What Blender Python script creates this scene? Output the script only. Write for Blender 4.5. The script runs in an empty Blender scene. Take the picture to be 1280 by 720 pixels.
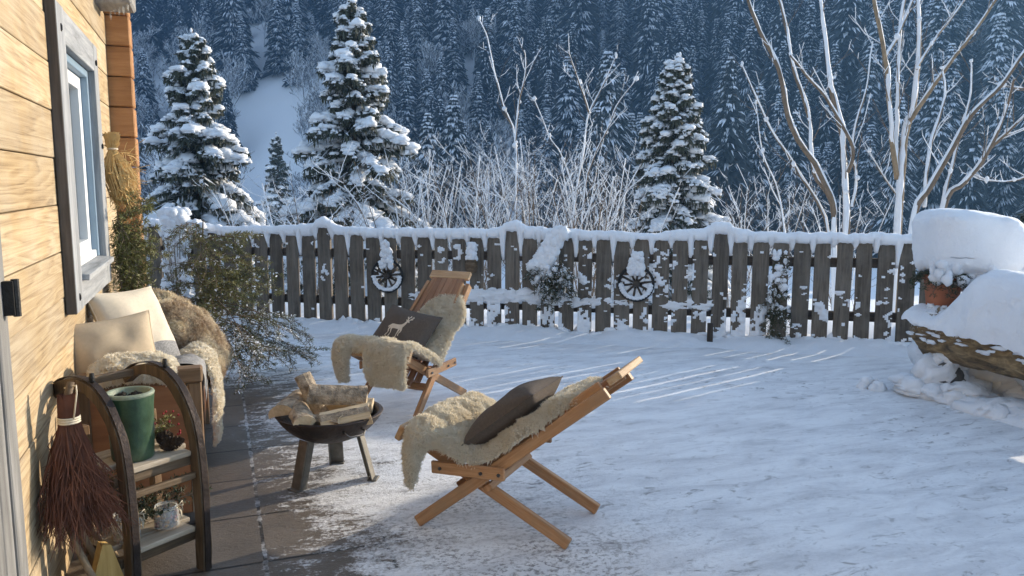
import bpy, bmesh, math, random
import numpy as np
from mathutils import Vector, Matrix, noise
random.seed(7)
R = random.random
def U(a, b): return a + (b - a) * random.random()
sc = bpy.context.scene
COL = sc.collection
V = Vector

# ---------------------------------------------------------------- camera geometry
F, H = 1000.0, 1.55
PIT = math.atan(132 / 1000); YAW = math.atan(373 / 1008.7)
cp, sp, cy, sy = math.cos(PIT), math.sin(PIT), math.cos(YAW), math.sin(YAW)
FW = V((sy * cp, cy * cp, -sp)); RT = V((cy, -sy, 0)); UP = V((sy * sp, cy * sp, cp))
def at(x, y, D):
    """world point seen at picture position (x, y), at horizontal distance D along the view"""
    r = FW + RT * ((x - 640) / F) + UP * ((360 - y) / F)
    t = D / (r.x * sy + r.y * cy)
    return V((r.x * t, r.y * t, H + r.z * t))
def cw(X, D, z=0):
    """camera-floor coordinates (right, forward) to world"""
    return V((X * cy + D * sy, -X * sy + D * cy, z))

# ---------------------------------------------------------------- materials
def new_mat(name):
    m = bpy.data.materials.new(name); m.use_nodes = True
    nt = m.node_tree; nt.nodes.clear()
    out = nt.nodes.new('ShaderNodeOutputMaterial'); b = nt.nodes.new('ShaderNodeBsdfPrincipled')
    nt.links.new(b.outputs[0], out.inputs[0])
    return m, nt, b
class NT:
    def __init__(s, nt): s.nt = nt
    def n(s, t, **kw):
        x = s.nt.nodes.new(t)
        for k, v in kw.items(): setattr(x, k, v)
        return x
    def l(s, a, b): s.nt.links.new(a, b)
    def coords(s, kind='Object', scale=(1, 1, 1), loc=None):
        tc = s.n('ShaderNodeTexCoord'); mp = s.n('ShaderNodeMapping')
        mp.inputs['Scale'].default_value = scale
        s.l(tc.outputs[kind], mp.inputs['Vector'])
        if loc is not None: s.l(loc, mp.inputs['Location'])
        return mp.outputs[0]
    def world(s, scale=(1, 1, 1), rot=0):
        g = s.n('ShaderNodeNewGeometry'); mp = s.n('ShaderNodeMapping')
        mp.inputs['Scale'].default_value = scale; mp.inputs['Rotation'].default_value = (0, 0, rot)
        s.l(g.outputs['Position'], mp.inputs['Vector']); return mp.outputs[0]
    def noise(s, vec, scale, detail=4, rough=.55, dist=0):
        x = s.n('ShaderNodeTexNoise'); x.inputs['Scale'].default_value = scale
        x.inputs['Detail'].default_value = detail; x.inputs['Roughness'].default_value = rough
        x.inputs['Distortion'].default_value = dist
        s.l(vec, x.inputs['Vector']); return x.outputs['Fac']
    def ramp(s, fac, stops, interp='LINEAR'):
        r = s.n('ShaderNodeValToRGB'); cr = r.color_ramp; cr.interpolation = interp
        while len(cr.elements) < len(stops): cr.elements.new(.5)
        for e, (p, c) in zip(cr.elements, stops):
            e.position = p; e.color = (c, c, c, 1) if isinstance(c, (int, float)) else (*c, 1)
        s.l(fac, r.inputs[0]); return r.outputs[0]
    def math(s, op, a, b=None, c=None, clamp=False):
        x = s.n('ShaderNodeMath', operation=op); x.use_clamp = clamp
        for i, v in enumerate((a, b, c)):
            if v is None: continue
            if isinstance(v, (int, float)): x.inputs[i].default_value = v
            else: s.l(v, x.inputs[i])
        return x.outputs[0]
    def mix(s, fac, a, b, blend='MIX'):
        x = s.n('ShaderNodeMix', data_type='RGBA', blend_type=blend)
        for i, v in ((0, fac), (6, a), (7, b)):
            if isinstance(v, (int, float)): x.inputs[i].default_value = v
            elif isinstance(v, tuple): x.inputs[i].default_value = (*v, 1)
            else: s.l(v, x.inputs[i])
        return x.outputs[2]
    def bump(s, h, bsdf, strength=.3, dist=.01):
        x = s.n('ShaderNodeBump'); x.inputs['Strength'].default_value = strength
        x.inputs['Distance'].default_value = dist
        s.l(h, x.inputs['Height']); s.l(x.outputs[0], bsdf.inputs['Normal'])

def plain(name, col, rough=.7, var=.25, scale=8, bump=.2, metal=0, spec=.3, bscale=None, dist=.01):
    m, nt, b = new_mat(name); k = NT(nt)
    v = k.coords('Object')
    n = k.noise(v, scale, 5)
    c = k.ramp(n, [(.25, tuple(x * (1 - var) for x in col)), (.75, tuple(min(1, x * (1 + var)) for x in col))])
    k.l(c, b.inputs['Base Color'])
    b.inputs['Roughness'].default_value = rough; b.inputs['Metallic'].default_value = metal
    b.inputs['Specular IOR Level'].default_value = spec
    if bump: k.bump(k.noise(v, bscale or scale * 4, 4), b, bump, dist)
    return m

def wood(name, dark, mid, light, axis=0, grain=14, scale=1.6, rough=.65, bump=.25, objvar=.25, weather=None, dist=.004):
    """grain runs along the given local axis; every object gets its own tone and its own cut of the grain"""
    m, nt, b = new_mat(name); k = NT(nt)
    oi = k.n('ShaderNodeObjectInfo')
    sc_ = [grain] * 3; sc_[axis] = 1.0
    off = k.math('MULTIPLY', oi.outputs['Random'], 37.0)
    v = k.coords('Object', tuple(sc_), off)
    n1 = k.noise(v, scale, 6, .6, .6)
    n2 = k.noise(v, scale * 4.5, 4, .6)
    s = k.math('ADD', k.math('MULTIPLY', n1, .7), k.math('MULTIPLY', n2, .3))
    c = k.ramp(s, [(.3, dark), (.5, mid), (.68, light)])
    tone = k.math('ADD', 1 - objvar, k.math('MULTIPLY', oi.outputs['Random'], 2 * objvar))
    hsv = k.n('ShaderNodeHueSaturation'); k.l(c, hsv.inputs['Color']); k.l(tone, hsv.inputs['Value'])
    c = hsv.outputs[0]
    if weather:
        col, amt = weather
        w = k.ramp(k.noise(k.coords('Object', (1, 1, 1), off), 5, 5, .65), [(.45, 0), (.62, amt)])
        c = k.mix(w, c, col)
    k.l(c, b.inputs['Base Color']); b.inputs['Roughness'].default_value = rough
    b.inputs['Specular IOR Level'].default_value = .3
    k.bump(s, b, bump, dist)
    return m

def snow_mat(name='snow', col=(.84, .86, .89), bscale=22, bump=.5, dist=.025):
    m, nt, b = new_mat(name); k = NT(nt)
    v = k.world()
    n = k.noise(v, 6, 6, .6)
    c = k.ramp(n, [(.3, tuple(x * .93 for x in col)), (.7, col)])
    k.l(c, b.inputs['Base Color']); b.inputs['Roughness'].default_value = .75
    b.inputs['Specular IOR Level'].default_value = .25
    hh = k.math('ADD', k.noise(v, bscale, 6, .75), k.math('MULTIPLY', k.noise(v, bscale * 5, 3, .7), .35))
    k.bump(hh, b, bump, dist)
    return m

M = {}
M['snow'] = snow_mat()
M['tree_snow'] = snow_mat('tree_snow', (.80, .83, .87), 18, .5, .04)
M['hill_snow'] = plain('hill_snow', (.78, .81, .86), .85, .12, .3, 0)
M['chair_wood'] = wood('chair_wood', (.20, .095, .042), (.37, .195, .092), (.50, .30, .155), 0, 16, 2.2, .55, .2, .20, ((.30, .20, .12), .55))
M['slat_wood'] = wood('slat_wood', (.17, .08, .042), (.30, .155, .085), (.42, .25, .14), 0, 16, 2.2, .6, .2, .22, ((.27, .18, .12), .5))
M['pale_end'] = wood('pale_end', (.28, .17, .09), (.42, .28, .16), (.52, .38, .24), 0, 12, 3, .7, .2, .1)
M['picket'] = wood('picket', (.045, .037, .029), (.115, .094, .073), (.20, .168, .135), 2, 13, 2.0, .85, .5, .25, ((.17, .15, .125), .45), .006)
M['rail'] = wood('rail', (.022, .017, .013), (.055, .043, .033), (.09, .072, .056), 0, 13, 2.0, .85, .4, .2)
M['grey_trim'] = wood('grey_trim', (.16, .15, .14), (.30, .29, .27), (.44, .42, .39), 2, 10, 1.8, .75, .35, .08)
M['grey_trim_flat'] = wood('grey_trim_flat', (.16, .15, .14), (.30, .29, .27), (.44, .42, .39), 1, 10, 1.8, .75, .35, .08)
M['door_grey'] = wood('door_grey', (.13, .125, .12), (.22, .215, .205), (.32, .31, .30), 2, 10, 1.8, .75, .3, .08)
M['old_wood'] = wood('old_wood', (.045, .028, .016), (.12, .08, .045), (.23, .165, .105), 0, 12, 2, .7, .4, .12)
M['plank_pale'] = wood('plank_pale', (.25, .20, .14), (.42, .35, .26), (.55, .48, .38), 0, 12, 2, .75, .3, .1)
M['bench_panel'] = wood('bench_panel', (.20, .085, .035), (.30, .135, .06), (.37, .18, .085), 0, 8, 1.3, .6, .12, .06)
M['bench_beam'] = wood('bench_beam', (.10, .055, .028), (.19, .115, .06), (.28, .18, .10), 0, 10, 2, .65, .3, .12)
M['log_face'] = wood('log_face', (.40, .28, .16), (.62, .48, .30), (.76, .63, .44), 0, 9, 2, .7, .4, .12)
M['pine_yellow'] = wood('pine_yellow', (.40, .24, .07), (.58, .38, .13), (.68, .48, .2), 0, 9, 2, .65, .3, .08)
M['bark_fire'] = plain('bark_fire', (.36, .29, .21), .9, .7, 26, .8, dist=.02)
M['blue_frame'] = plain('blue_frame', (.20, .28, .36), .5, .1, 5, .1)
M['white_paint'] = plain('white_paint', (.78, .79, .78), .4, .04, 5, .05)
M['curtain'] = plain('curtain', (.55, .56, .55), .9, .1, 6, .1)
M['black_iron'] = plain('black_iron', (.02, .02, .02), .55, .4, 20, .4, .3)
M['bowl_steel'] = plain('bowl_steel', (.045, .033, .028), .55, .5, 14, .35, .55)
M['leg_steel'] = plain('leg_steel', (.15, .14, .12), .6, .35, 14, .3, .35)
M['handle_steel'] = plain('handle_steel', (.16, .15, .14), .45, .2, 14, .1, .7)
M['bolt'] = plain('bolt', (.12, .12, .12), .4, .2, 14, .1, .8)
M['pillow_brown'] = plain('pillow_brown', (.105, .086, .072), .95, .18, 90, .35, spec=.1, bscale=420, dist=.003)
M['deer'] = plain('deer', (.62, .53, .42), .9, .08, 60, .2, spec=.1)
M['pillow_cream'] = plain('pillow_cream', (.66, .57, .44), .95, .06, 60, .3, spec=.1, bscale=420, dist=.003)
M['pillow_tan'] = plain('pillow_tan', (.50, .40, .28), .95, .06, 60, .3, spec=.1, bscale=420, dist=.003)
M['grey_knit'] = plain('grey_knit', (.27, .265, .26), .95, .5, 130, .6, spec=.1, bscale=240, dist=.006)
M['terracotta'] = plain('terracotta', (.36, .13, .065), .8, .15, 9, .2)
M['needles'] = plain('needles', (.058, .066, .048), .7, .45, 2.5, 0)
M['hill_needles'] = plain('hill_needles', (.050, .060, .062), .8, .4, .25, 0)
M['sprig'] = plain('sprig', (.15, .15, .05), .6, .5, 9, 0)
M['sprig_dark'] = plain('sprig_dark', (.035, .05, .022), .65, .5, 9, 0)
M['bark'] = plain('bark', (.16, .12, .085), .9, .35, 14, .6)
M['bark_tan'] = plain('bark_tan', (.24, .18, .115), .85, .35, 10, .5)
M['twig'] = plain('twig', (.16, .12, .085), .85, .3, 10, 0)
M['hill_twig'] = plain('hill_twig', (.17, .165, .16), .85, .25, .3, 0)
M['straw'] = plain('straw', (.62, .43, .18), .6, .25, 18, 0)
M['broom_twig'] = plain('broom_twig', (.115, .045, .025), .7, .5, 14, 0)
M['string'] = plain('string', (.62, .55, .42), .9, .1, 20, .2)
M['soil'] = plain('soil', (.03, .025, .02), .95, .4, 40, .5)
M['cork'] = plain('cork', (.45, .28, .15), .9, .3, 50, .3)
M['berry'] = plain('berry', (.28, .02, .02), .35, .2, 20, 0)
M['cone'] = plain('cone', (.07, .045, .03), .8, .5, 40, .3)
M['stone'] = plain('stone', (.11, .105, .10), .9, .4, 12, .6)
M['chinking'] = plain('chinking', (.16, .10, .05), .9, .3, 12, .3)

def glaze():
    m, nt, b = new_mat('green_glaze'); k = NT(nt)
    v = k.coords('Object')
    n = k.noise(v, 9, 6, .65)
    c = k.ramp(n, [(.3, (.010, .026, .013)), (.52, (.030, .070, .034)), (.74, (.10, .15, .09))])
    sep = k.n('ShaderNodeSeparateXYZ'); k.l(v, sep.inputs[0])
    rim = k.ramp(sep.outputs['Z'], [(.0, 0), (1, 1)])
    k.l(c, b.inputs['Base Color']); b.inputs['Roughness'].default_value = .38
    k.bump(k.noise(v, 40, 4), b, .25, .006)
    return m
M['green_glaze'] = glaze()
M['glaze_rim'] = plain('glaze_rim', (.22, .26, .19), .5, .25, 30, .2)

def glass(name, col, rough, alpha):
    m, nt, b = new_mat(name)
    b.inputs['Base Color'].default_value = (*col, 1); b.inputs['Roughness'].default_value = rough
    b.inputs['IOR'].default_value = 1.45; b.inputs['Alpha'].default_value = alpha
    b.inputs['Specular IOR Level'].default_value = .8
    return m
M['pane'] = glass('pane', (.10, .12, .13), .04, .55)
M['jar_glass'] = glass('jar_glass', (.75, .78, .76), .05, .28)

def fur_mat(name, lo, hi, sheen=.3, trans=.3, nsc=7):
    m, nt, b = new_mat(name); k = NT(nt)
    v = k.coords('Object'); n = k.noise(v, nsc, 4, .6)
    n2 = k.noise(v, 60, 2)
    s = k.math('ADD', k.math('MULTIPLY', n, .75), k.math('MULTIPLY', n2, .25))
    k.l(k.ramp(s, [(.40, lo), (.60, hi)]), b.inputs['Base Color'])
    b.inputs['Roughness'].default_value = .85; b.inputs['Specular IOR Level'].default_value = .15
    b.inputs['Sheen Weight'].default_value = sheen
    tr_ = k.n('ShaderNodeBsdfTranslucent'); mx = k.n('ShaderNodeMixShader'); mx.inputs[0].default_value = trans
    k.l(b.inputs['Base Color'].links[0].from_socket, tr_.inputs[0]); out = [q for q in nt.nodes if q.type == 'OUTPUT_MATERIAL'][0]
    k.l(b.outputs[0], mx.inputs[1]); k.l(tr_.outputs[0], mx.inputs[2]); k.l(mx.outputs[0], out.inputs[0])
    return m
M['fur_cream'] = fur_mat('fur_cream', (.93, .85, .69), (.97, .92, .80), trans=.35)
M['fur_brown'] = fur_mat('fur_brown', (.42, .26, .13), (.96, .87, .68), trans=.4, nsc=4.5)

def wall_mat():
    m, nt, b = new_mat('old_planks'); k = NT(nt)
    g = k.n('ShaderNodeNewGeometry')
    isl = g.outputs['Random Per Island']
    off = k.math('MULTIPLY', isl, 23.0)
    v = k.coords('Object', (1, 1, 1), off)
    # flame figure of sawn planks: distorted rings stretched along the board
    vs = k.coords('Object', (1.0, .20, 2.3), off)
    n0 = k.noise(vs, 2.4, 3, .5, .5)
    rings = k.math('FRACT', k.math('MULTIPLY', n0, 13.0))
    rings = k.math('SMOOTH_MIN', k.math('MULTIPLY', rings, 1.1), k.math('MULTIPLY', k.math('SUBTRACT', 1.0, rings), 3.5), .15)
    fine = k.noise(k.coords('Object', (6, .55, 42), off), 3, 6, .65)
    s = k.math('ADD', k.math('MULTIPLY', rings, .26), k.math('MULTIPLY', fine, .84))
    c = k.ramp(s, [(.28, (.20, .128, .062)), (.44, (.36, .25, .130)), (.74, (.49, .37, .21))])
    grey = k.ramp(k.noise(v, 2.2, 5, .65), [(.36, 0), (.64, .6)])
    c = k.mix(grey, c, k.mix(k.ramp(s, [(.3, 0), (.6, 1)]), (.30, .245, .175), (.47, .405, .31)))
    worn = k.ramp(k.noise(k.coords('Object', (1, 2.2, 9), off), 3.5, 6, .7), [(.58, 0), (.72, .55)])
    c = k.mix(worn, c, (.27, .20, .125))
    hsv = k.n('ShaderNodeHueSaturation'); k.l(c, hsv.inputs['Color'])
    k.l(k.math('ADD', .86, k.math('MULTIPLY', isl, .26)), hsv.inputs['Value'])
    k.l(hsv.outputs[0], b.inputs['Base Color']); b.inputs['Roughness'].default_value = .75
    b.inputs['Specular IOR Level'].default_value = .25
    k.bump(s, b, .35, .006)
    return m
M['old_planks'] = wall_mat()
M['beam_end'] = wood('beam_end', (.22, .10, .04), (.36, .18, .075), (.46, .25, .11), 0, 9, 1.4, .75, .25, .1)

def patio_mat():
    m, nt, b = new_mat('patio'); k = NT(nt)
    g = k.n('ShaderNodeNewGeometry'); sep = k.n('ShaderNodeSeparateXYZ'); k.l(g.outputs['Position'], sep.inputs[0])
    P = g.outputs['Position']
    X, Y = sep.outputs['X'], sep.outputs['Y']
    # paving of concrete slabs, one long joint on x = 0.13
    mp = k.n('ShaderNodeMapping'); mp.inputs['Location'].default_value = (-.13 + 8 * .5, .22, 0); k.l(P, mp.inputs['Vector'])
    br = k.n('ShaderNodeTexBrick'); br.offset = 0; br.squash = 1
    br.inputs['Scale'].default_value = 1; br.inputs['Brick Width'].default_value = .5; br.inputs['Row Height'].default_value = .5
    br.inputs['Mortar Size'].default_value = .009; br.inputs['Mortar Smooth'].default_value = .3
    br.inputs['Color1'].default_value = (.135, .112, .088, 1); br.inputs['Color2'].default_value = (.19, .158, .126, 1)
    k.l(mp.outputs[0], br.inputs['Vector'])
    tn = k.noise(P, 5, 6, .65)
    tile = k.mix(k.ramp(tn, [(.3, 0), (.7, .75)]), br.outputs['Color'], (.085, .070, .055))
    joint = br.outputs['Fac']
    ln = k.math('LESS_THAN', k.math('ABSOLUTE', k.math('SUBTRACT', k.math('ADD', X, k.math('MULTIPLY', k.math('SUBTRACT', k.noise(P, 22, 3), .5), .03)), .13)), k.math('MULTIPLY', k.noise(P, 7, 3, .6), .017))
    jn = k.math('MULTIPLY', ln, k.ramp(k.noise(P, 12, 4, .7), [(.42, 0), (.62, .7)]))
    jd = k.math('MULTIPLY', joint, k.ramp(k.noise(P, 9, 4, .7), [(.40, .75), (.62, -.25)]))
    tile = k.mix(jd, tile, (.02, .016, .012))
    # how much snow lies: bare by the bench, patchy towards the chairs, covered further out
    sx = k.math('MULTIPLY', k.math('SUBTRACT', X, .30), 1.0)
    sy_ = k.math('MULTIPLY', k.math('SUBTRACT', Y, 6.45), 1.1)
    s = k.math('MAXIMUM', sx, sy_)
    s = k.math('MINIMUM', s, 1.3)
    big = k.math('MULTIPLY', k.math('SUBTRACT', k.noise(P, 1.5, 5, .6, .4), .5), 1.3)
    wv = k.world((1.0, 2.2, 1), math.radians(28))
    med = k.math('MULTIPLY', k.math('SUBTRACT', k.noise(wv, 7, 5, .65), .5), 1.5)
    fin = k.math('MULTIPLY', k.math('SUBTRACT', k.noise(P, 55, 4, .7), .5), 1.1)
    val = k.math('ADD', k.math('ADD', s, big), k.math('ADD', med, fin))
    cov = k.ramp(k.math('ADD', k.math('MULTIPLY', val, .4), .4), [(.415, 0), (.47, .55), (.56, 1)])
    # trodden, scraped snow: grey smears and dark flecks where the paving shows
    wv2 = k.world((1.0, 3.4, 1), math.radians(16))
    sm = k.noise(wv2, 2.2, 7, .68, .5)
    fl = k.noise(k.world((1.0, 1.7, 1), math.radians(24)), 9, 7, .72, .8)
    patch = k.ramp(k.noise(P, .85, 3, .5), [(.46, .0), (.68, 1)])
    near = k.ramp(k.math('ADD', k.math('MULTIPLY', Y, -.18), 1.25), [(.25, 0), (.7, .35)])
    fleck = k.math('MULTIPLY', k.ramp(fl, [(.555, 0), (.66, 1)]), k.math('ADD', k.math('ADD', .13, near), k.math('MULTIPLY', patch, .75)), None, True)
    sn = k.ramp(sm, [(.28, (.54, .545, .56)), (.46, (.72, .725, .74)), (.60, (.83, .84, .85))])
    sp_ = k.math('MULTIPLY', k.ramp(k.noise(k.world((1, 1.3, 1), .4), 34, 6, .75), [(.50, 0), (.58, 1)]), k.math('MULTIPLY', k.math('MULTIPLY', near, k.ramp(k.math('MULTIPLY', X, .3), [(.38, 1), (.62, .12)])), k.ramp(k.noise(P, 2.6, 4, .6), [(.36, .3), (.58, 2.6)])), None, True)
    fleck = k.math('MAXIMUM', fleck, sp_)
    sn = k.mix(fleck, sn, (.21, .205, .20))
    old = k.mix(jn, tile, (.62, .62, .62))
    c = k.mix(cov, old, sn)
    k.l(c, b.inputs['Base Color'])
    k.l(k.math('ADD', .42, k.math('MULTIPLY', cov, .33)), b.inputs['Roughness'])
    b.inputs['Specular IOR Level'].default_value = .35
    h = k.math('ADD', k.math('MULTIPLY', cov, .5), k.math('ADD', k.math('MULTIPLY', sm, .5), k.math('MULTIPLY', k.noise(P, 60, 5, .75), .5)))
    h = k.math('SUBTRACT', h, k.math('MULTIPLY', fleck, .25))
    k.bump(h, b, .5, .02)
    return m
M['patio'] = patio_mat()

def bark_log_mat():
    m, nt, b = new_mat('log_bark'); k = NT(nt)
    v = k.coords('Object', (1, .35, 1))
    n = k.noise(v, 16, 7, .7, .8)
    c = k.ramp(n, [(.32, (.035, .024, .013)), (.5, (.19, .125, .06)), (.68, (.40, .28, .14))])
    # snow blown into the bark, more towards the top
    sep = k.n('ShaderNodeSeparateXYZ'); k.l(k.coords('Object'), sep.inputs[0])
    zz = k.math('MULTIPLY', k.math('SUBTRACT', sep.outputs['Z'], .50), 1.1)
    f = k.ramp(k.math('ADD', k.noise(k.coords('Object'), 20, 5, .7), zz), [(.56, 0), (.62, 1)])
    c = k.mix(f, c, (.8, .82, .85))
    k.l(c, b.inputs['Base Color']); b.inputs['Roughness'].default_value = .9
    k.bump(n, b, .8, .03)
    return m
M['log_bark'] = bark_log_mat()

# ---------------------------------------------------------------- mesh builder
class MB:
    def __init__(s): s.v = []; s.f = []; s.m = []
    def add(s, vs, fs, mi=0):
        o = len(s.v); s.v.extend(vs)
        for f in fs: s.f.append(tuple(i + o for i in f)); s.m.append(mi)
    def box(s, a, b, mi=0):
        (x0, y0, z0), (x1, y1, z1) = a, b
        s.add([(x0,y0,z0),(x1,y0,z0),(x1,y1,z0),(x0,y1,z0),(x0,y0,z1),(x1,y0,z1),(x1,y1,z1),(x0,y1,z1)],
              [(3,2,1,0),(4,5,6,7),(0,1,5,4),(1,2,6,5),(2,3,7,6),(3,0,4,7)], mi)
    def quad(s, a, b, c, d, mi=0): s.add([tuple(a), tuple(b), tuple(c), tuple(d)], [(0, 1, 2, 3)], mi)
    def tri(s, a, b, c, mi=0): s.add([tuple(a), tuple(b), tuple(c)], [(0, 1, 2)], mi)
    def blade(s, p, q, w, side, mi=0, mid=.45):
        """a needle- or leaf-shaped face from p to q"""
        c = p.lerp(q, mid); o = side * w
        s.add([tuple(p), tuple(c + o), tuple(q), tuple(c - o)], [(0, 1, 2, 3)], mi)
    def tube(s, pts, rad, sides=6, mi=0, cap=True, flat=1.0, lump=0):
        pts = [V(p) for p in pts]; n = len(pts)
        if not hasattr(rad, '__len__'): rad = [rad] * n
        t0 = (pts[1] - pts[0]).normalized()
        a = t0.orthogonal().normalized(); vs = []
        for i in range(n):
            t = (pts[min(i + 1, n - 1)] - pts[max(i - 1, 0)])
            t = t.normalized() if t.length > 1e-9 else t0
            a = (a - t * a.dot(t)); a = a.normalized() if a.length > 1e-6 else t.orthogonal().normalized()
            bb = t.cross(a)
            for k in range(sides):
                an = 2 * math.pi * k / sides
                r = rad[i]
                if lump: r *= 1 + lump * (noise.noise(V((pts[i].x * 9 + k * 3.1, pts[i].y * 9, pts[i].z * 9))))
                vs.append(tuple(pts[i] + a * (math.cos(an) * r) + bb * (math.sin(an) * r * flat)))
        fs = []
        for i in range(n - 1):
            for k in range(sides):
                k2 = (k + 1) % sides
                fs.append((i * sides + k, i * sides + k2, (i + 1) * sides + k2, (i + 1) * sides + k))
        if cap:
            fs.append(tuple(range(sides - 1, -1, -1))); fs.append(tuple(range((n - 1) * sides, n * sides)))
        s.add(vs, fs, mi)
    def lathe(s, prof, c=(0, 0, 0), n=32, mi=0):
        vs = []; c = V(c)
        for r, z in prof:
            for k in range(n):
                a = 2 * math.pi * k / n; vs.append((c.x + r * math.cos(a), c.y + r * math.sin(a), c.z + z))
        fs = []
        for i in range(len(prof) - 1):
            for k in range(n):
                k2 = (k + 1) % n; fs.append((i*n+k, i*n+k2, (i+1)*n+k2, (i+1)*n+k))
        s.add(vs, fs, mi)
    def blob(s, c, r, n=8, rings=5, mi=0, amp=.25, freq=3.0, low=-1.0):
        """a lumpy ellipsoid; low cuts it off below (−1 whole, 0 a dome)"""
        c = V(c); r = V(r) if hasattr(r, '__len__') else V((r, r, r)); vs = []
        seed = V((U(0, 99), U(0, 99), U(0, 99)))
        lo = math.asin(max(-1, low))
        for i in range(rings + 1):
            th = lo + (math.pi / 2 - lo) * i / rings
            for k in range(n):
                an = 2 * math.pi * k / n + i * .3
                d = V((math.cos(th) * math.cos(an), math.cos(th) * math.sin(an), math.sin(th)))
                q = 1 + amp * noise.noise(d * freq * .5 + seed)
                vs.append((c.x + d.x * r.x * q, c.y + d.y * r.y * q, c.z + d.z * r.z * q))
        fs = []
        for i in range(rings):
            for k in range(n):
                k2 = (k + 1) % n; fs.append((i*n+k, i*n+k2, (i+1)*n+k2, (i+1)*n+k))
        if low > -1: fs.append(tuple(range(n - 1, -1, -1)))
        s.add(vs, fs, mi)
    def grid(s, fn, nu, nv, mi=0, closed_u=False):
        vs = [tuple(fn(i / nu, j / nv)) for i in range(nu + 1) for j in range(nv + 1)]
        fs = [(i*(nv+1)+j, (i+1)*(nv+1)+j, (i+1)*(nv+1)+j+1, i*(nv+1)+j+1) for i in range(nu) for j in range(nv)]
        s.add(vs, fs, mi)
    def mesh(s, name, mats, smooth=False):
        me = bpy.data.meshes.new(name)
        me.from_pydata([tuple(v) for v in s.v], [], s.f)
        for m in (mats if isinstance(mats, (list, tuple)) else [mats]): me.materials.append(M[m] if isinstance(m, str) else m)
        me.polygons.foreach_set('material_index', s.m)
        if smooth: me.polygons.foreach_set('use_smooth', [True] * len(s.f))
        me.update(); return me
    def build(s, name, mats, parent=None, smooth=False, loc=None):
        o = bpy.data.objects.new(name, s.mesh(name, mats, smooth)); COL.objects.link(o)
        if parent is not None: o.parent = parent
        if loc is not None: o.location = loc
        return o

def tag(o, label=None, cat=None, group=None, kind=None):
    if label: o['label'] = label
    if cat: o['category'] = cat
    if group: o['group'] = group
    if kind: o['kind'] = kind
    return o
def thing(name, label, cat, loc=(0, 0, 0), rotz=0, group=None, mat=None):
    o = bpy.data.objects.new(name, None); COL.objects.link(o); o.empty_display_size = .1
    if mat is not None: o.matrix_world = mat
    else: o.location = loc; o.rotation_euler = (0, 0, rotz)
    return tag(o, label, cat, group)

def chamfer_mesh(name, L, W, T, mat, bev=.004, seg=1, shape=None):
    bm = bmesh.new(); bmesh.ops.create_cube(bm, size=1)
    for v in bm.verts: v.co = V((v.co.x * L, v.co.y * W, v.co.z * T))
    if bev: bmesh.ops.bevel(bm, geom=bm.edges[:], offset=bev, segments=seg, affect='EDGES', profile=.6)
    me = bpy.data.meshes.new(name); bm.to_mesh(me); bm.free(); me.materials.append(M[mat]); return me
def bar(name, p0, p1, W, T, mat, parent=None, up=(0, 0, 1), bev=.004):
    """a timber from p0 to p1 (parent's space), local X along it; W across, T along 'up'"""
    p0, p1 = V(p0), V(p1); x = (p1 - p0); L = x.length; x.normalize(); u = V(up)
    z = (u - x * u.dot(x)).normalized(); y = z.cross(x)
    o = bpy.data.objects.new(name, chamfer_mesh(name, L, W, T, mat, bev)); COL.objects.link(o)
    if parent is not None: o.parent = parent
    c = (p0 + p1) / 2
    o.matrix_basis = Matrix(((x.x, y.x, z.x, c.x), (x.y, y.y, z.y, c.y), (x.z, y.z, z.z, c.z), (0, 0, 0, 1)))
    return o

# ---------------------------------------------------------------- world, sun, camera
S_AZ, S_EL = math.radians(73.1), math.radians(13.2)
w = bpy.data.worlds.new('World'); sc.world = w; w.use_nodes = True
wn = w.node_tree; bg = wn.nodes['Background']
sky = wn.nodes.new('ShaderNodeTexSky'); sky.sky_type = 'NISHITA'; sky.sun_disc = False
sky.sun_elevation = S_EL; sky.sun_rotation = S_AZ; sky.altitude = 900; sky.air_density = 1.0; sky.dust_density = 1.0; sky.ozone_density = 1.0
hs = wn.nodes.new('ShaderNodeHueSaturation'); hs.inputs['Saturation'].default_value = .73
wn.links.new(sky.outputs[0], hs.inputs['Color']); wn.links.new(hs.outputs[0], bg.inputs[0]); bg.inputs[1].default_value = .15
sd = bpy.data.lights.new('sun', 'SUN'); sd.energy = 4.2; sd.angle = math.radians(.55); sd.color = (1.0, .86, .67)
so = bpy.data.objects.new('sun', sd); COL.objects.link(so)
Sdir = V((math.sin(S_AZ) * math.cos(S_EL), math.cos(S_AZ) * math.cos(S_EL), math.sin(S_EL)))
so.rotation_euler = Sdir.to_track_quat('Z', 'Y').to_euler(); so.location = Sdir * 30
cd = bpy.data.cameras.new('camera'); cam = bpy.data.objects.new('camera', cd); COL.objects.link(cam)
cd.sensor_width = 36; cd.lens = 36 * F / 1280; cd.clip_end = 3000; cd.clip_start = .05
cam.matrix_world = Matrix(((RT.x, UP.x, -FW.x, 0), (RT.y, UP.y, -FW.y, 0), (RT.z, UP.z, -FW.z, H), (0, 0, 0, 1)))
sc.camera = cam
sc.view_settings.view_transform = 'Standard'; sc.view_settings.look = 'None'; sc.view_settings.gamma = 1
sc.view_settings.exposure = 1.46
sc.cycles.max_bounces = 9; sc.cycles.diffuse_bounces = 6; sc.cycles.glossy_bounces = 2; sc.cycles.transparent_max_bounces = 6
sc.cycles.use_denoising = True
sc.cycles.use_adaptive_sampling = True; sc.cycles.adaptive_threshold = .02

# ---------------------------------------------------------------- fence frame
FP, FD, FN = V((.534, 9.084, 0)), V((.845, -.535, 0)), V((-.535, -.845, 0))    # FN points to the patio
def fp(t, off=0, z=0): return FP + FD * t + FN * off + V((0, 0, z))
def behind_fence(x, y): return -(V((x, y, 0)) - FP).dot(FN)

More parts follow.
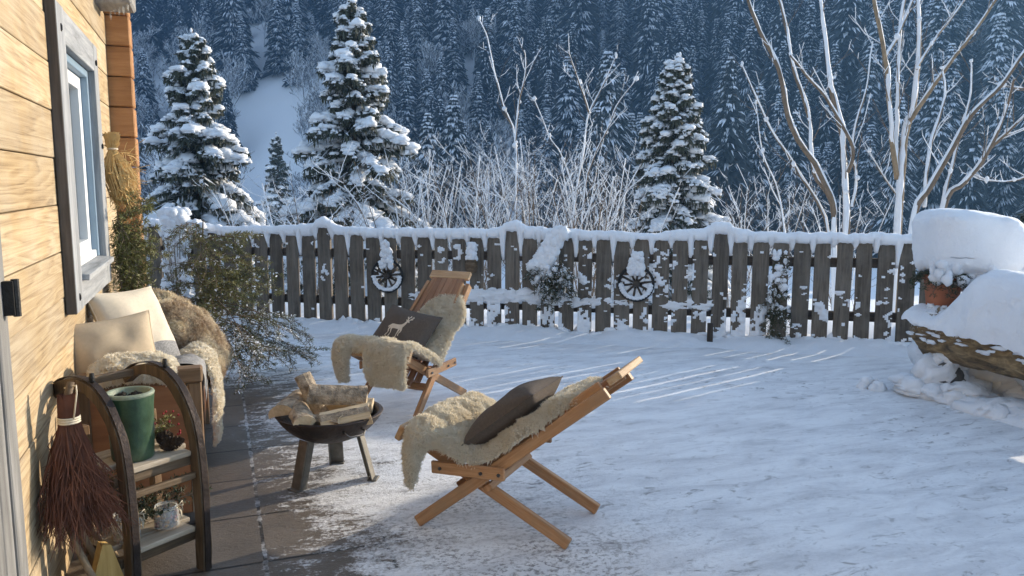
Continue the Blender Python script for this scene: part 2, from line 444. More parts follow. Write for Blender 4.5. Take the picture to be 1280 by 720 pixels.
# ---------------------------------------------------------------- terrain
def smooth(a, b, x):
    t = min(1, max(0, (x - a) / (b - a))); return t * t * (3 - 2 * t)
def terrain(x, y):
    X = x * cy - y * sy; D = x * sy + y * cy
    z = -.06
    bf = behind_fence(x, y)
    if bf > 0:
        z = -.02 + .10 * smooth(.0, .5, bf) * (1 - smooth(1.2, 3, bf))
        z -= 1.9 * smooth(.9, 7, bf) + 4.0 * smooth(12, 50, bf)
        z += .10 * noise.noise(V((x * .5, y * .5, 0)))
    if D > 40:
        az = math.degrees(math.atan2(X, D))
        base = 118 + 14 * noise.noise(V((az * .05, 3.1, 0))) - 26 * smooth(6, 30, az) + 14 * smooth(-10, -30, az)
        k = .74 + .06 * noise.noise(V((az * .06, 9.4, 0)))
        h = max(0, D - base) * k
        h *= 1 - smooth(41, 49, az)
        h = 100 - math.log1p(math.exp((100 - h) / 8)) * 8 if h > 40 else h
        z += h + smooth(0, 30, D - base) * 3.0 * noise.noise(V((x * .03, y * .03, 2)))
    return z
def make_terrain():
    mb = MB()
    radii = [0, 3, 6, 8] + [8 + .5 * i for i in range(1, 16)] + [16 + 1.5 * i for i in range(1, 17)] + [40 + 4 * i for i in range(1, 50)] + [236 + 14 * i for i in range(1, 34)]
    n = 180
    vs = []
    for r in radii:
        for k in range(n):
            a = 2 * math.pi * k / n; x, y = r * math.sin(a), r * math.cos(a)
            vs.append((x, y, terrain(x, y)))
    fs = []
    for i in range(len(radii) - 1):
        for k in range(n):
            k2 = (k + 1) % n
            fs.append((i*n+k, (i+1)*n+k, (i+1)*n+k2, i*n+k2) if i else (k, n + k, n + k2))
    mb.add(vs, fs)
    o = mb.build('snowy_ground', 'snow', smooth=True); tag(o, kind='structure')
make_terrain()

def make_patio():
    mb = MB(); c = []
    # a sheet between the house and the fence, slightly uneven
    xs = np.linspace(-.72, 8.6, 150); ys = np.linspace(-4, 10.4, 210)
    idx = {}
    vs = []
    for i, x in enumerate(xs):
        for j, y in enumerate(ys):
            if behind_fence(x, y) < .12:
                idx[i, j] = len(vs)
                k = smooth(.3, 1.2, x)
                vs.append((x, y, .010 * noise.noise(V((x * 3.4, y * 3.4, 0))) * k * .55 + .003 * noise.noise(V((x * 9, y * 9, 0))) * k + .007 * noise.noise(V((x * 1.1, y * 1.1, 4))) * k))
    fs = [(idx[i, j], idx[i+1, j], idx[i+1, j+1], idx[i, j+1]) for i in range(149) for j in range(209)
          if all(q in idx for q in ((i, j), (i+1, j), (i+1, j+1), (i, j+1)))]
    mb.add(vs, fs); o = mb.build('patio', 'patio', smooth=True); tag(o, kind='structure')
make_patio()
def make_bank():
    mb = MB()
    def fn(u, v):
        t = -1.9 + 10.2 * u; q = -.14 + v * .62
        hgt = .075 + .05 * noise.noise(V((t * 1.6, 0, 5))) + .03 * noise.noise(V((t * 6, q * 5, 1)))
        prof = (1 - smooth(.0, .46, q + .02 + .10 * noise.noise(V((t * 2.2, 3, 1)))))
        z = hgt * prof + .014 * noise.noise(V((t * 14, q * 14, 2))) * prof
        return fp(t, q, max(z, -.03) - (.012 if v > .93 else 0) * 1.0)
    mb.grid(fn, 260, 22); o = mb.build('snow_bank', 'snow', smooth=True); tag(o, kind='structure')
make_bank()
HAZE = 0.00115
def make_haze():
    mb = MB(); mb.box((-760, -760, -12), (760, 760, 128)); m = bpy.data.materials.new('haze'); m.use_nodes = True; nt = m.node_tree; nt.nodes.clear()
    o_ = nt.nodes.new('ShaderNodeOutputMaterial'); pv = nt.nodes.new('ShaderNodeVolumePrincipled')
    pv.inputs['Color'].default_value = (.26, .55, 1, 1); pv.inputs['Density'].default_value = HAZE; pv.inputs['Anisotropy'].default_value = .2
    nt.links.new(pv.outputs[0], o_.inputs['Volume']); M['haze'] = m
    tag(mb.build('haze', 'haze'), kind='stuff')
if HAZE: make_haze()

# ---------------------------------------------------------------- house
W = -.62
def make_house():
    h = thing('wooden_house', 'honey coloured log house wall of broad sunlit planks along the terrace', 'house', (W, 3, 0))
    L = lambda x, y, z: V((x, y - 3, z))            # house space: x out of the wall
    mb = MB(); z = -.12; bh = .197; k = 0
    joints = {0: 1.2, 3: 4.9, 5: 2.2, 8: 5.3, 9: 1.0, 11: 4.6}
    wy0, wy1, wz0, wz1 = 3.98, 4.99, 1.10, 2.17     # window hole
    while z < 3.0:
        segs = [(-5.0, 5.985)]
        if k in joints: segs = [(-5.0, joints[k] - .002), (joints[k] + .002, 5.985)]
        for a, b_ in segs:
            pieces = [(a, b_, z, z + bh - .0025)]
            if z + bh > wz0 and z < wz1:
                pieces = []
                if a < wy0: pieces.append((a, min(b_, wy0), z, z + bh - .004))
                if b_ > wy1: pieces.append((max(a, wy1), b_, z, z + bh - .004))
                if z < wz0: pieces.append((max(a, wy0), min(b_, wy1), z, wz0))
                if z + bh > wz1: pieces.append((max(a, wy0), min(b_, wy1), wz1, z + bh - .004))
            for (y0, y1, z0, z1) in pieces:
                if y1 - y0 < .01 or z1 - z0 < .004: continue
                d = U(-.004, .004)
                n = max(1, int((y1 - y0) / .25)); vs = []; fs = []
                c = .003
                prof = [(-.12, z0), (d - c, z0), (d, z0 + c), (d, z1 - c), (d - c, z1), (-.12, z1)]
                for i in range(n + 1):
                    yy = y0 + (y1 - y0) * i / n
                    for x, zz in prof: vs.append(tuple(L(x, yy, zz + .003 * noise.noise(V((yy * .8, zz * 5, 0))))))
                for i in range(n):
                    for q in range(5): fs.append((i*6+q, i*6+q+1, (i+1)*6+q+1, (i+1)*6+q))
                fs.append(tuple(range(6))); fs.append(tuple(range(n*6+5, n*6-1, -1)))
                mb.add(vs, [f[::-1] for f in fs])
        z += bh; k += 1
    mb.build('wall', 'old_planks', h)
    b = MB(); b.box(L(-.30, -5, -.2), L(-.125, 3.9, 3.0)); b.box(L(-.30, 5.05, -.2), L(-.125, 5.97, 3.0))
    b.box(L(-.30, 3.9, -.2), L(-.125, 5.05, 1.0)); b.box(L(-.30, 3.9, 2.25), L(-.125, 5.05, 3.0))
    b.build('wall_core', 'chinking', h)
    b = MB(); b.box(L(-4, 5.76, -.2), L(-.31, 5.95, 3.0)); b.build('gable_wall', 'beam_end', h)
    # projecting ends of the cross timbers at the corner
    z = -.12; k = 0
    while z < 2.95:
        bar('corner_timber', L(-.6, 6.08, z + bh / 2), L(.143 + U(-.003, .003), 6.08, z + bh / 2), .18, bh - .007, 'beam_end', h, bev=.007)
        z += bh
    # roof: overhanging slab, purlin end with icicles, row of rafter tails
    b = MB()
    A, B_ = L(-3.5, -5.2, 4.1), L(.42, -5.2, 2.93)
    C, D = L(.42, 6.6, 2.93), L(-3.5, 6.6, 4.1); up = V((0, 0, .09))
    b.add([tuple(p) for p in (A, B_, C, D, A+up, B_+up, C+up, D+up)], [(3,2,1,0),(4,5,6,7),(0,1,5,4),(1,2,6,5),(2,3,7,6),(3,0,4,7)])
    rf = b.build('roof', 'grey_trim_flat', h)
    b = MB()
    b.grid(lambda u, v: L(-3.5 + 3.95 * u, -5.2 + 11.8 * v, 4.20 - 1.165 * u + .16 * (1 - u ** 14) + .02 * noise.noise(V((u * 9, v * 30, 0)))), 24, 60)
    b.build('roof_snow', 'snow', rf, True)
    p = bar('purlin', L(-.1, 5.66, 2.72), L(.205, 5.66, 2.72), .30, .20, 'grey_trim_flat', h, bev=.012)
    b = MB()
    for i in range(5):
        y = 5.53 + .06 * i; ln = U(.02, .06)
        b.tube([L(.18 - .03 * i, y, 2.625), L(.18 - .03 * i, y, 2.62 - ln * .6), L(.182 - .03 * i, y, 2.62 - ln)], [.007, .005, .001], 6)
    b.build('icicle', 'jar_glass', h, True)
    for y in (-.2, 1.7, 3.4): bar('rafter_tail', L(-.1, y, 2.86), L(.38, y, 2.83), .12, .13, 'grey_trim_flat', h, bev=.008)
    # window
    wf = bar('window', L(.022, 3.945, .985), L(.022, 3.945, 2.30), .19, .044, 'grey_trim', h, up=(1, 0, 0), bev=.004)   # near upright of the casing
    wf.data.materials[0] = M['grey_trim_x']
    def wpart(name, p0, p1, Wd, T, mat, up=(1, 0, 0), bev=.003):
        o = bar(name, p0, p1, Wd, T, mat, None, up, bev); m = o.matrix_basis.copy()
        o.parent = wf; o.matrix_basis = wf.matrix_basis.inverted() @ m; return o
    wpart('casing', L(.020, 5.06, .985), L(.020, 5.06, 2.30), .15, .040, 'grey_trim_x')
    wpart('casing_edge_shade', L(.022, 3.846, .985), L(.022, 3.846, 2.30), .006, .043, 'trim_edge_shade')  # thin dark strip: shade of the side facing away from the sun, as colour
    wpart('casing', L(.020, 4.042, 2.225), L(.020, 4.984, 2.225), .148, .038, 'grey_trim_x')
    wpart('casing', L(.020, 4.042, 1.05), L(.020, 4.984, 1.05), .128, .038, 'grey_trim_x')
    wpart('sill', L(.01, 4.043, 1.130), L(.01, 4.983, 1.130), .13, .028, 'grey_trim_x', up=(.12, 0, 1))
    for y in (4.02, 4.968): wpart('frame', L(-.045, y, 1.146), L(-.045, y, 2.150), .035, .10, 'blue_frame')
    wpart('frame', L(-.045, 4.013, 2.130), L(-.045, 4.95, 2.130), .04, .10, 'blue_frame')
    for y in (4.076, 4.912): wpart('sash', L(-.055, y, 1.176), L(-.055, y, 2.108), .075, .05, 'white_paint')
    for zc in (1.21, 2.075): wpart('sash', L(-.055, 4.091, zc), L(-.055, 4.873, zc), .068, .05, 'white_paint')
    wpart('sash', L(-.055, 4.482, 1.245), L(-.055, 4.482, 2.04), .06, .048, 'white_paint')
    wpart('drip_rail', L(-.02, 4.02, 1.162), L(-.02, 4.944, 1.162), .04, .028, 'white_paint')
    b = MB(); b.box((-.0, 0, 0), (.004, .86, .86)); o = b.build('pane', 'pane'); o.parent = wf; o.matrix_basis = wf.matrix_basis.inverted() @ Matrix.Translation(L(-.075, 4.05, 1.2))
    b = MB(); b.grid(lambda u, v: V((.018 * math.sin(u * 46), u * .95, v * .95)), 90, 3); o = b.build('curtain', 'curtain', None, True); o.parent = wf; o.matrix_basis = wf.matrix_basis.inverted() @ Matrix.Translation(L(-.125, 4.0, 1.16))
    for (yy, zz) in ((3.94, 2.20), (5.03, 2.20), (3.93, 1.05), (5.07, 1.75)):
        b = MB(); b.box((0, -.008, -.010), (.010, .008, .010)); b.box((.003, -.004, -.016), (.008, .004, .016)); o = b.build('hinge_pin', 'black_iron'); o.parent = wf
        o.matrix_basis = wf.matrix_basis.inverted() @ Matrix.Translation(L(.040, yy, zz))
    # door with its weathered frame at the near end
    dr = bar('door', L(.012, 1.70, .02), L(.012, 1.70, 2.12), .86, .04, 'door_grey_x', h, up=(1, 0, 0), bev=.004)
    def dpart(name, p0, p1, Wd, T, mat, up=(1, 0, 0)):
        o = bar(name, p0, p1, Wd, T, mat, None, up, .004); m = o.matrix_basis.copy(); o.parent = dr
        o.matrix_basis = dr.matrix_basis.inverted() @ m; return o
    dpart('door_frame', L(.016, 2.655, .0), L(.016, 2.655, 2.30), .105, .030, 'door_grey_x')
    dpart('door_frame', L(.012, 2.55, .0), L(.012, 2.55, 2.30), .10, .022, 'door_grey_x')
    dpart('door_frame', L(.024, 1.19, .0), L(.024, 1.19, 2.30), .15, .046, 'door_grey_x')
    dpart('lintel', L(.016, 1.1, 2.38), L(.016, 2.71, 2.38), .15, .030, 'grey_trim_x')
    dpart('panel', L(.008, 2.31, .02), L(.008, 2.31, 2.12), .36, .03, 'door_grey_x')
    b = MB(); b.box((0, -.02, -.05), (.03, .012, .05)); b.tube([V((.032, .0, -.055)), V((.032, 0, .055))], .011, 8)
    o = b.build('hinge', 'black_iron'); o.parent = dr; o.matrix_basis = dr.matrix_basis.inverted() @ Matrix.Translation(L(.030, 2.68, 1.215))
M['grey_trim_x'] = wood('grey_trim_x', (.15, .155, .16), (.28, .29, .30), (.41, .42, .43), 0, 10, 1.8, .75, .35, .08)
M['door_grey_x'] = wood('door_grey_x', (.11, .105, .10), (.19, .185, .175), (.28, .27, .26), 0, 10, 1.8, .75, .3, .08)
M['trim_edge_shade'] = wood('trim_edge_shade', (.05, .045, .04), (.09, .08, .072), (.14, .125, .115), 0, 10, 1.8, .8, .35, .08)  # raw edge wood, darkened to carry the shade of that side
make_house()

# ---------------------------------------------------------------- conifer sprays, straw, bundles
def spray(mb, p, d, L, mi=0, nl=.028, nw=.0026, twigs=5, droop=.25, mis=None, snow=0):
    """a fir sprig: a curved stem with side twigs, needles all along"""
    d = V(d).normalized(); side = d.cross(V((0, 0, 1))); side = side.normalized() if side.length > .05 else V((1, 0, 0))
    up = side.cross(d).normalized()
    def stem(p0, dd, ln, r, nn):
        pts = []
        for i in range(5):
            t = i / 4; pts.append(p0 + dd * ln * t + V((0, 0, -droop * ln * t * t)))
        mb.tube(pts, [r, r * .9, r * .75, r * .6, r * .4], 3, 1, False)
        for i in range(nn):
            t = (i + R()) / nn; f = t * 4; k = min(3, int(f)); q = pts[k].lerp(pts[k + 1], f - k)
            ax = (pts[k + 1] - pts[k]).normalized()
            an = U(0, 6.28); s2 = ax.orthogonal().normalized(); s3 = ax.cross(s2)
            o = s2 * math.cos(an) + s3 * math.sin(an)
            e = q + (ax * U(.35, .8) + o).normalized() * nl * U(.7, 1.15)
            mb.blade(q, e, nw, ax.cross(o).normalized() if R() < .5 else ax, mi)
            if snow and R() < snow: mb.blade(q + V((0, 0, .004)), q + (e - q) * .9 + V((0, 0, .004)), nw * 2.5, ax, 2)
        return pts
    pts = stem(p, d, L, .0035, int(L * 190))
    for i in range(twigs):
        t = .2 + .7 * i / max(1, twigs - 1); k = min(3, int(t * 4)); q = pts[k].lerp(pts[k + 1], t * 4 - k)
        for sgn in (-1, 1):
            dd = (d * .75 + side * sgn * .75 + up * U(-.25, .25)).normalized()
            stem(q, dd, L * U(.3, .48) * (1.1 - t * .7), .002, int(L * 62))

def wheat():
    c = V((W + .10, 5.30, 0)); b = MB()
    for i in range(460):
        a = U(0, 6.28); r = .02 * math.sqrt(R()); q = R()
        tie = V((c.x - .03 + r * math.cos(a), c.y + r * math.sin(a), 1.745))
        up_ = tie + V((math.cos(a) * U(0, .03), math.sin(a) * U(0, .03), U(.02, .10)))
        fl = math.sqrt(R()); mid = V((c.x - .01 + math.cos(a) * .085 * fl, c.y + math.sin(a) * .12 * fl, U(1.58, 1.66)))
        bot = V((c.x + math.cos(a) * .07 * fl + .02, c.y + math.sin(a) * .13 * fl + .02, 1.66 - U(.08, .24)))
        b.tube([up_, tie, mid, bot], .0026, 3, 0, False)
        dd = (bot - mid).normalized()
        for k in range(5):
            q = bot - dd * .016 * k; o = V((U(-1, 1), U(-1, 1), U(-1, .3))).normalized()
            b.blade(q, q + o * .03 + dd * .02, .004, o.cross(dd), 0)
    for i in range(150):
        a = U(0, 6.28); q = V((c.x + .06 * math.cos(a), c.y + .08 * math.sin(a), U(1.48, 1.74)))
        e = q + V((U(-.2, 1), U(-1, 1), U(-1.2, .5))).normalized() * U(.05, .14)
        b.tube([q, q.lerp(e, .5) + V((0, 0, .01)), e], .0018, 3, 0, False)
    o = b.build('wheat_sheaf', 'straw'); tag(o, 'golden wheat sheaf hanging on the sunlit house wall right of the window', 'wheat sheaf')
    t = MB(); t.tube([V((c.x - .03 + .026 * math.cos(a), c.y + .026 * math.sin(a), 1.745)) for a in [i * .42 for i in range(16)]], .006, 5)
    t.build('twine', 'string', o)
    n = MB(); n.tube([V((W - .01, c.y, 1.82)), V((W + .09, c.y, 1.83))], .005, 6); n.build('nail', 'bolt', o)
wheat()
def wall_bunch():
    b = MB(); top = V((W + .05, 5.25, 1.36))
    for i in range(34):
        d = V((U(.02, .34), U(-.30, .26), U(-1, -.45))); spray(b, top + V((U(0, .06), U(-.09, .09), U(-.3, .02))), d, U(.24, .42), 0, .034, .003, 4, -.1)
    for i in range(22):
        d = V((U(.1, 1), U(-.6, .6), U(-.35, .5))); spray(b, top + V((U(0, .05), U(-.07, .07), U(-.22, -.02))), d, U(.15, .26), 0, .034, .003, 3, .1)
    tag(b.build('evergreen_bunch', ['sprig', 'bark', 'snow']), 'bunch of olive green fir twigs hung on the wall below the wheat sheaf', 'evergreen bunch')
wall_bunch()
def young_fir():
    t = thing('young_fir', 'small green fir with trailing branches beside the house corner in front of the fence', 'small fir', (-.12, 6.75, 0))
    b = MB(); b.tube([(0, 0, 0), (.02, .01, .5), (.0, .03, .95), (.03, .0, 1.26)], [.02, .017, .012, .004], 6); b.build('trunk', 'bark', t, True)
    b = MB()
    for i in range(40):
        z = U(.30, 1.22); a = U(-2.3, .9) if R() < .75 else U(0, 6.28)
        ln = U(.30, .54) * (1.15 - .5 * (z - .3) / 1.1)
        ca, sa = math.cos(a), math.sin(a)
        n = int(ln / .14) + 1; q = V((0, 0, z))
        end = q + V((ca, sa, U(-.12, .18))) * ln
        b.tube([q, q.lerp(end, .5) + V((0, 0, .03)), end], [.006, .004, .002], 4, 1, False)
        for k in range(n):
            tt = (k + .6) / n; qq = q.lerp(end, tt) + V((0, 0, .02))
            dd = V((ca + U(-.9, .9), sa + U(-.9, .9), U(-.6, .35)))
            spray(b, qq, dd, U(.16, .30), 0, .032, .0032, 3, .3, snow=.03)
    for i in range(13):                      # long low boughs, frosted
        a = U(-1.3, .2); q = V((0, 0, U(.3, .75))); ln = U(.6, .95)
        dr = V((math.cos(a), math.sin(a), U(-.55, -.25)))
        e = q + dr * ln; b.tube([q, q.lerp(e, .5) + V((0, 0, .08)), e], [.006, .004, .002], 4, 1, False)
        for k in range(8):
            tt = .4 + .6 * k / 8; qq = q.lerp(e, tt) + V((0, 0, .03))
            spray(b, qq, V((dr.x + U(-1, 1), dr.y + U(-1, 1), U(-.8, .2))), U(.12, .22), 0, .024, .0026, 3, .3, snow=.35)
    b.build('crown', ['sprig', 'bark', 'snow'], t)
young_fir()

# ---------------------------------------------------------------- fence
PITCH = 2.06 / 11
def make_fence():
    fz = math.atan2(FD.y, FD.x)
    f = thing('picket_fence', 'dark weathered picket fence with rounded tops and a thick snow cap along the terrace', 'fence', fp(0), fz)
    # fence space: x along, y away from the patio, z up
    ks = list(range(-13, 42)); tops = {}
    for k in ks:
        t = .649 + PITCH * k; post = (k % 11 == 0)
        wd = (.145 if post else U(.138, .158)) / 2; top = 1.075 + U(-.01, .01) if post else 1.0 + U(-.014, .014)
        lean = U(-.012, .012); th = .05 if post else .026
        pts = [(-wd, -.03), (wd, -.03), (wd * 1.0, .5), (wd, top - .045)]
        arc = 6
        if post: prof = [(-wd, -.03), (wd, -.03), (wd, top), (-wd, top)]
        else:
            prof = [(-wd, -.03), (wd, -.03)]
            for i in range(arc + 1):
                a = math.pi * i / arc; ex = .62
                cx = math.copysign(abs(math.cos(a)) ** ex, math.cos(a)); sx = abs(math.sin(a)) ** ex
                prof.append((wd * cx, top - .05 + .05 * sx))
        bm = bmesh.new()
        # split the long sides so the board can wobble a little
        fr = [bm.verts.new((x + lean * z, -th / 2, z)) for x, z in prof]
        face = bm.faces.new(fr)
        e = bmesh.ops.extrude_face_region(bm, geom=[face])
        for v in [g for g in e['geom'] if isinstance(g, bmesh.types.BMVert)]: v.co.y += th
        bmesh.ops.recalc_face_normals(bm, faces=bm.faces[:])
        bmesh.ops.bevel(bm, geom=[ed for ed in bm.edges if ed.calc_length() > .3 or not post], offset=.004, segments=1, affect='EDGES')
        me = bpy.data.meshes.new('picket'); bm.to_mesh(me); bm.free(); me.materials.append(M['picket'])
        o = bpy.data.objects.new('post' if post else 'picket', me); COL.objects.link(o); o.parent = f
        o.location = (t, U(-.003, .003) + (.012 if post else 0), 0); tops[k] = (t, wd, top)
    t0, t1 = .649 - 13.5 * PITCH, .649 + 41.5 * PITCH
    for z in (.29, .80): bar('rail', (t0, .045, z), (t1, .045, z), .05, .09, 'rail', f)
    # snow lying along the top: a wavy roll that droops into the gaps
    b = MB(); n = 900; prev = None; rows = []
    def topz(t):
        k = (t - .649) / PITCH; kk = round(k); d = abs(k - kk) * PITCH
        if kk not in tops: return .95, 0
        gap = smooth(.060, .080, d)
        tp = tops[kk][2]
        return tp, gap
    for i in range(n + 1):
        t = t0 + (t1 - t0) * i / n; tp, gap = topz(t)
        mound = .086 + .048 * noise.noise(V((t * 1.15, 0, 3))) + .022 * noise.noise(V((t * 3.3, 0, 8))) + .016 * noise.noise(V((t * 8.5, 0, 15))) + .010 * noise.noise(V((t * 19, 0, 8)))
        kk = round((t - .649) / PITCH)
        if kk % 11 == 0: mound += .02
        near = min(abs(t - (.649 + PITCH * 11 * j)) for j in range(-1, 4))
        mound += .060 * math.exp(-(near / .15) ** 2)
        base = 1.0 + mound
        sag = gap * (.035 + .20 * max(0, math.sin(math.floor((t - .649) / PITCH) * 12.9898) * 43758.5453 % 1) ** 1.6)
        under = (tp if not gap else 1.0) - .01 - sag - .012
        if gap == 0: under = tp - .018 - .01 * noise.noise(V((t * 30, 0, 0)))
        hw = .062 + .012 * noise.noise(V((t * 4, 5, 0)))
        yb = .0 if not gap else .010
        ring = []
        for q in range(10):
            a = 2 * math.pi * q / 10
            yy = math.cos(a) * hw; s_ = math.sin(a)
            if s_ >= 0: zz = base - .04 + .04 * s_ - .02 * (1 - s_)
            else: zz = under + (base - .06 - under) * (1 + s_) * .55
            if s_ < -.2 and gap: yy *= .42
            zz += .006 * noise.noise(V((t * 22, yy * 30, zz * 20)))
            ring.append((t, yy + yb, zz))
        rows.append(ring)
    vs = [p for r in rows for p in r]; fs = [(i*10+q, i*10+(q+1) % 10, (i+1)*10+(q+1) % 10, (i+1)*10+q) for i in range(n) for q in range(10)]
    b.add(vs, fs); b.build('snow_cap', 'snow', f, True)
    # snow blown onto the boards and lying on the rails
    b = MB(); 
    def dens(t):
        return .0 + .16 * smooth(1.6, 2.5, t) * (1 - smooth(5.0, 5.7, t)) + .10 * smooth(5.4, 5.7, t) * (1 - smooth(6.3, 6.6, t)) - .06 * (1 - smooth(.9, 1.5, t))
    for k in ks:                               # wind-blown plaster: thin irregular crusts on each board
        t, wd, top = tops[k]
        if t < -.4 or t > 7.2: continue
        nx, nz = 9, 84; hh = {}
        for i in range(nx + 1):
            for j in range(nz + 1):
                x, z = -wd * .98 + 2 * wd * .98 * i / nx, .03 + (top - .10) * j / nz
                n_ = noise.noise(V(((t + x) * 9, z * 6.0, 3.3))) * .62 + noise.noise(V(((t + x) * 30, z * 24, 8))) * .48 + noise.noise(V((t * 1.7, z * 2.2, 60))) * .30
                thr = .40 - dens(t) * (1.35 - 1.0 * z) - .30 * (1 - smooth(.0, .16, z))
                hh[i, j] = n_ - thr
        vid = {}
        for i in range(nx):
            for j in range(nz):
                q = ((i, j), (i + 1, j), (i + 1, j + 1), (i, j + 1))
                if sum(hh[c] > 0 for c in q) < 2: continue
                f_ = []
                for c in q:
                    if c not in vid:
                        vid[c] = len(b.v); x, z = -wd * .98 + 2 * wd * .98 * c[0] / nx, .03 + (top - .10) * c[1] / nz
                        e = max(-.02, hh[c]); b.v.append((t + x, -(.0135 if k % 11 else .0145) - .003 - min(.026, max(-.004, .11 * e)), z))
                    f_.append(vid[c])
                b.f.append(tuple(f_)); b.m.append(0)
    for i in range(260):                       # lower rail ledges
        t = U(1.6, 5.4)
        if noise.noise(V((t * 1.3, 0, 77))) < -.12: continue
        b.blob((t, U(-.002, .03), .35 + U(-.02, .03)), (U(.05, .10), U(.018, .03), U(.02, .04)), 9, 6, 0, .8, 3)
    for i in range(200):                       # heaped at the foot
        t = U(.3, 6.7); b.blob((t, U(-.05, .03), U(.0, .07)), (U(.04, .09), U(.02, .04), U(.02, .05)), 9, 5, 0, .8, 4)
    for t, ln in ((2.05, .55), (2.45, .35), (2.8, .5)):     # white ledge beside the chair back
        for i in range(22): b.blob((t + U(-.5, .5) * ln, -.01, .40 + U(-.03, .03)), (U(.06, .11), .022, U(.03, .05)), 10, 6, 0, .7, 3)
    tag(b.build('snow_patches', 'snow', f, True), kind='stuff')
make_fence()

# ---------------------------------------------------------------- things on the fence
FZ = math.atan2(FD.y, FD.x)
def wheel(t, z, label, capw, hh, fill):
    w_ = thing('wagon_wheel', label, 'wagon wheel', fp(t, .05, z), FZ, 'old wagon wheels on the fence')
    r = .168
    b = MB(); pts = [V((r * math.cos(a), 0, r * math.sin(a))) for a in [i * math.pi / 24 for i in range(49)]]
    b.tube(pts, .014, 6, 0, False); b.build('rim', 'black_iron', w_, True)
    b = MB(); b.tube([V((0, -.045, 0)), V((0, -.02, 0)), V((0, .03, 0))], [.026, .036, .036], 12); b.build('hub', 'rail', w_)
    for i in range(10):
        a = i * math.pi / 5 + .15; d = V((math.cos(a), 0, math.sin(a)))
        s = MB(); s.tube([d * .03, d * .1, d * .16], [.010, .013, .009], 6); s.build('spoke', 'rail', w_, True)
    b = MB()
    for i in range(60):
        a = U(0, 6.28); rr = U(.05, .15); x, zz = rr * math.cos(a), rr * math.sin(a)
        if zz > .06 and R() < .6: continue
        if R() > fill: continue
        b.blob((x, .012, zz), (U(.02, .04), .014, U(.015, .03)), 8, 5, 0, .5, 3)
    for i in range(16):
        a = -math.pi * (i + .5) / 16; b.blob((.145 * math.cos(a), -.012, .145 * math.sin(a)), (.03, .02, .02), 8, 4, 0, .4, 3)
    for i in range(40):                       # tall cap of snow stacked on top
        h = R(); b.blob((U(-1, 1) * capw * (1 - .45 * h), -.015 + U(-.01, .01), .10 + hh * h), (.032, .03, .034), 8, 5, 0, .4, 3)
    b.build('snow_cap', 'snow', w_, True)
tw = lambda x: None
wheel(1.375, .575, 'old wagon wheel with a tall column of snow, left of the nearer-to-fence chair back', .062, .26, .55)
wheel(3.97, .56, 'old wagon wheel filled with snow on the fence, right of the snowy evergreen bough', .075, .20, .95)
def bough():
    t = thing('snowy_bough', 'evergreen bough hung on the fence under a big wedge of snow between the wheels', 'evergreen bough', fp(3.12, .06, .62), FZ)
    b = MB()
    for i in range(46):
        p = V((U(-.12, .14), U(-.03, .02), U(-.06, .18))); spray(b, p, V((U(-.6, .6), U(-.5, -.0), U(-1, -.25))), U(.16, .32), 0, .03, .0034, 3, .25, snow=.1)
    b.build('foliage', ['sprig_dark', 'bark', 'snow'], t)
    b = MB()
    for i in range(150):
        h = R(); x = -.16 + .30 * h * .8 + U(-.07, .09) * (1.1 - .4 * h)
        b.blob((x + .02, -.03 + U(-.02, .02), .06 + .40 * h), (U(.04, .065), U(.03, .045), U(.04, .065)), 8, 5, 0, .4, 3)
    for i in range(70): b.blob((U(-.17, .2), -.05 + U(-.03, .02), U(-.22, .1)), (U(.012, .034),) * 3, 7, 4, 0, .5, 3)
    b.build('snow_cap', 'snow', t, True)
bough()
def lantern():
    t = thing('hanging_basket', 'small brown wicker basket with a narrow snow cap hung on the fence behind the chair', 'basket', fp(2.30, .075, .70), FZ)
    b = MB()
    for i in range(9): b.tube([V((.062 * math.cos(a) * (1 - .25 * abs(i - 4) / 4), .045 * math.sin(a), -.06 + i * .015)) for a in [j * math.pi / 8 for j in range(17)]], .009, 5, 0, False)
    b.build('wicker', 'old_wood', t, True)
    b = MB(); b.tube([(-.055, 0, .05), (-.04, 0, .2), (0, 0, .25), (.04, 0, .2), (.055, 0, .05)], .005, 5); b.build('handle', 'old_wood', t, True)
    b = MB()
    for i in range(30): h = R(); b.blob((U(-.04, .04) * (1.1 - .4 * h), U(-.02, .02), .07 + .15 * h), (.034, .032, .036), 8, 5, 0, .4, 3)
    b.build('snow_cap', 'snow', t, True)
lantern()
def garland():
    t = thing('evergreen_garland', 'dark evergreen garland with snow clumps hanging down the right part of the fence', 'garland', fp(5.30, .05, .95), FZ)
    b = MB()
    for i in range(64):
        h = R(); spray(b, V((U(-.05, .05), U(-.03, .01), -.92 * h)), V((U(-.7, .7), U(-.5, -.05), U(-1, -.1))), U(.10, .22) * (.6 + .6 * h), 0, .026, .003, 3, .3, snow=.05)
    b.build('foliage', ['sprig_dark', 'bark', 'snow'], t)
    b = MB()
    for i in range(34): h = R() ** 1.4; b.blob((U(-.07, .07), -.05, -.05 - .6 * h), (U(.014, .036), .02, U(.016, .04)), 8, 5, 0, .5, 3)
    b.build('snow_cap', 'snow', t, True)
garland()
def stub():
    o = bar('wooden_stake', fp(4.69, .16, -.02), fp(4.69, .16, .21), .055, .05, 'picket', None, up=tuple(FN)); tag(o, 'short grey wooden stake standing in snow at the foot of the fence', 'stake')
    bpy.data.objects[o.name].data.materials[0] = M['rail']
stub()
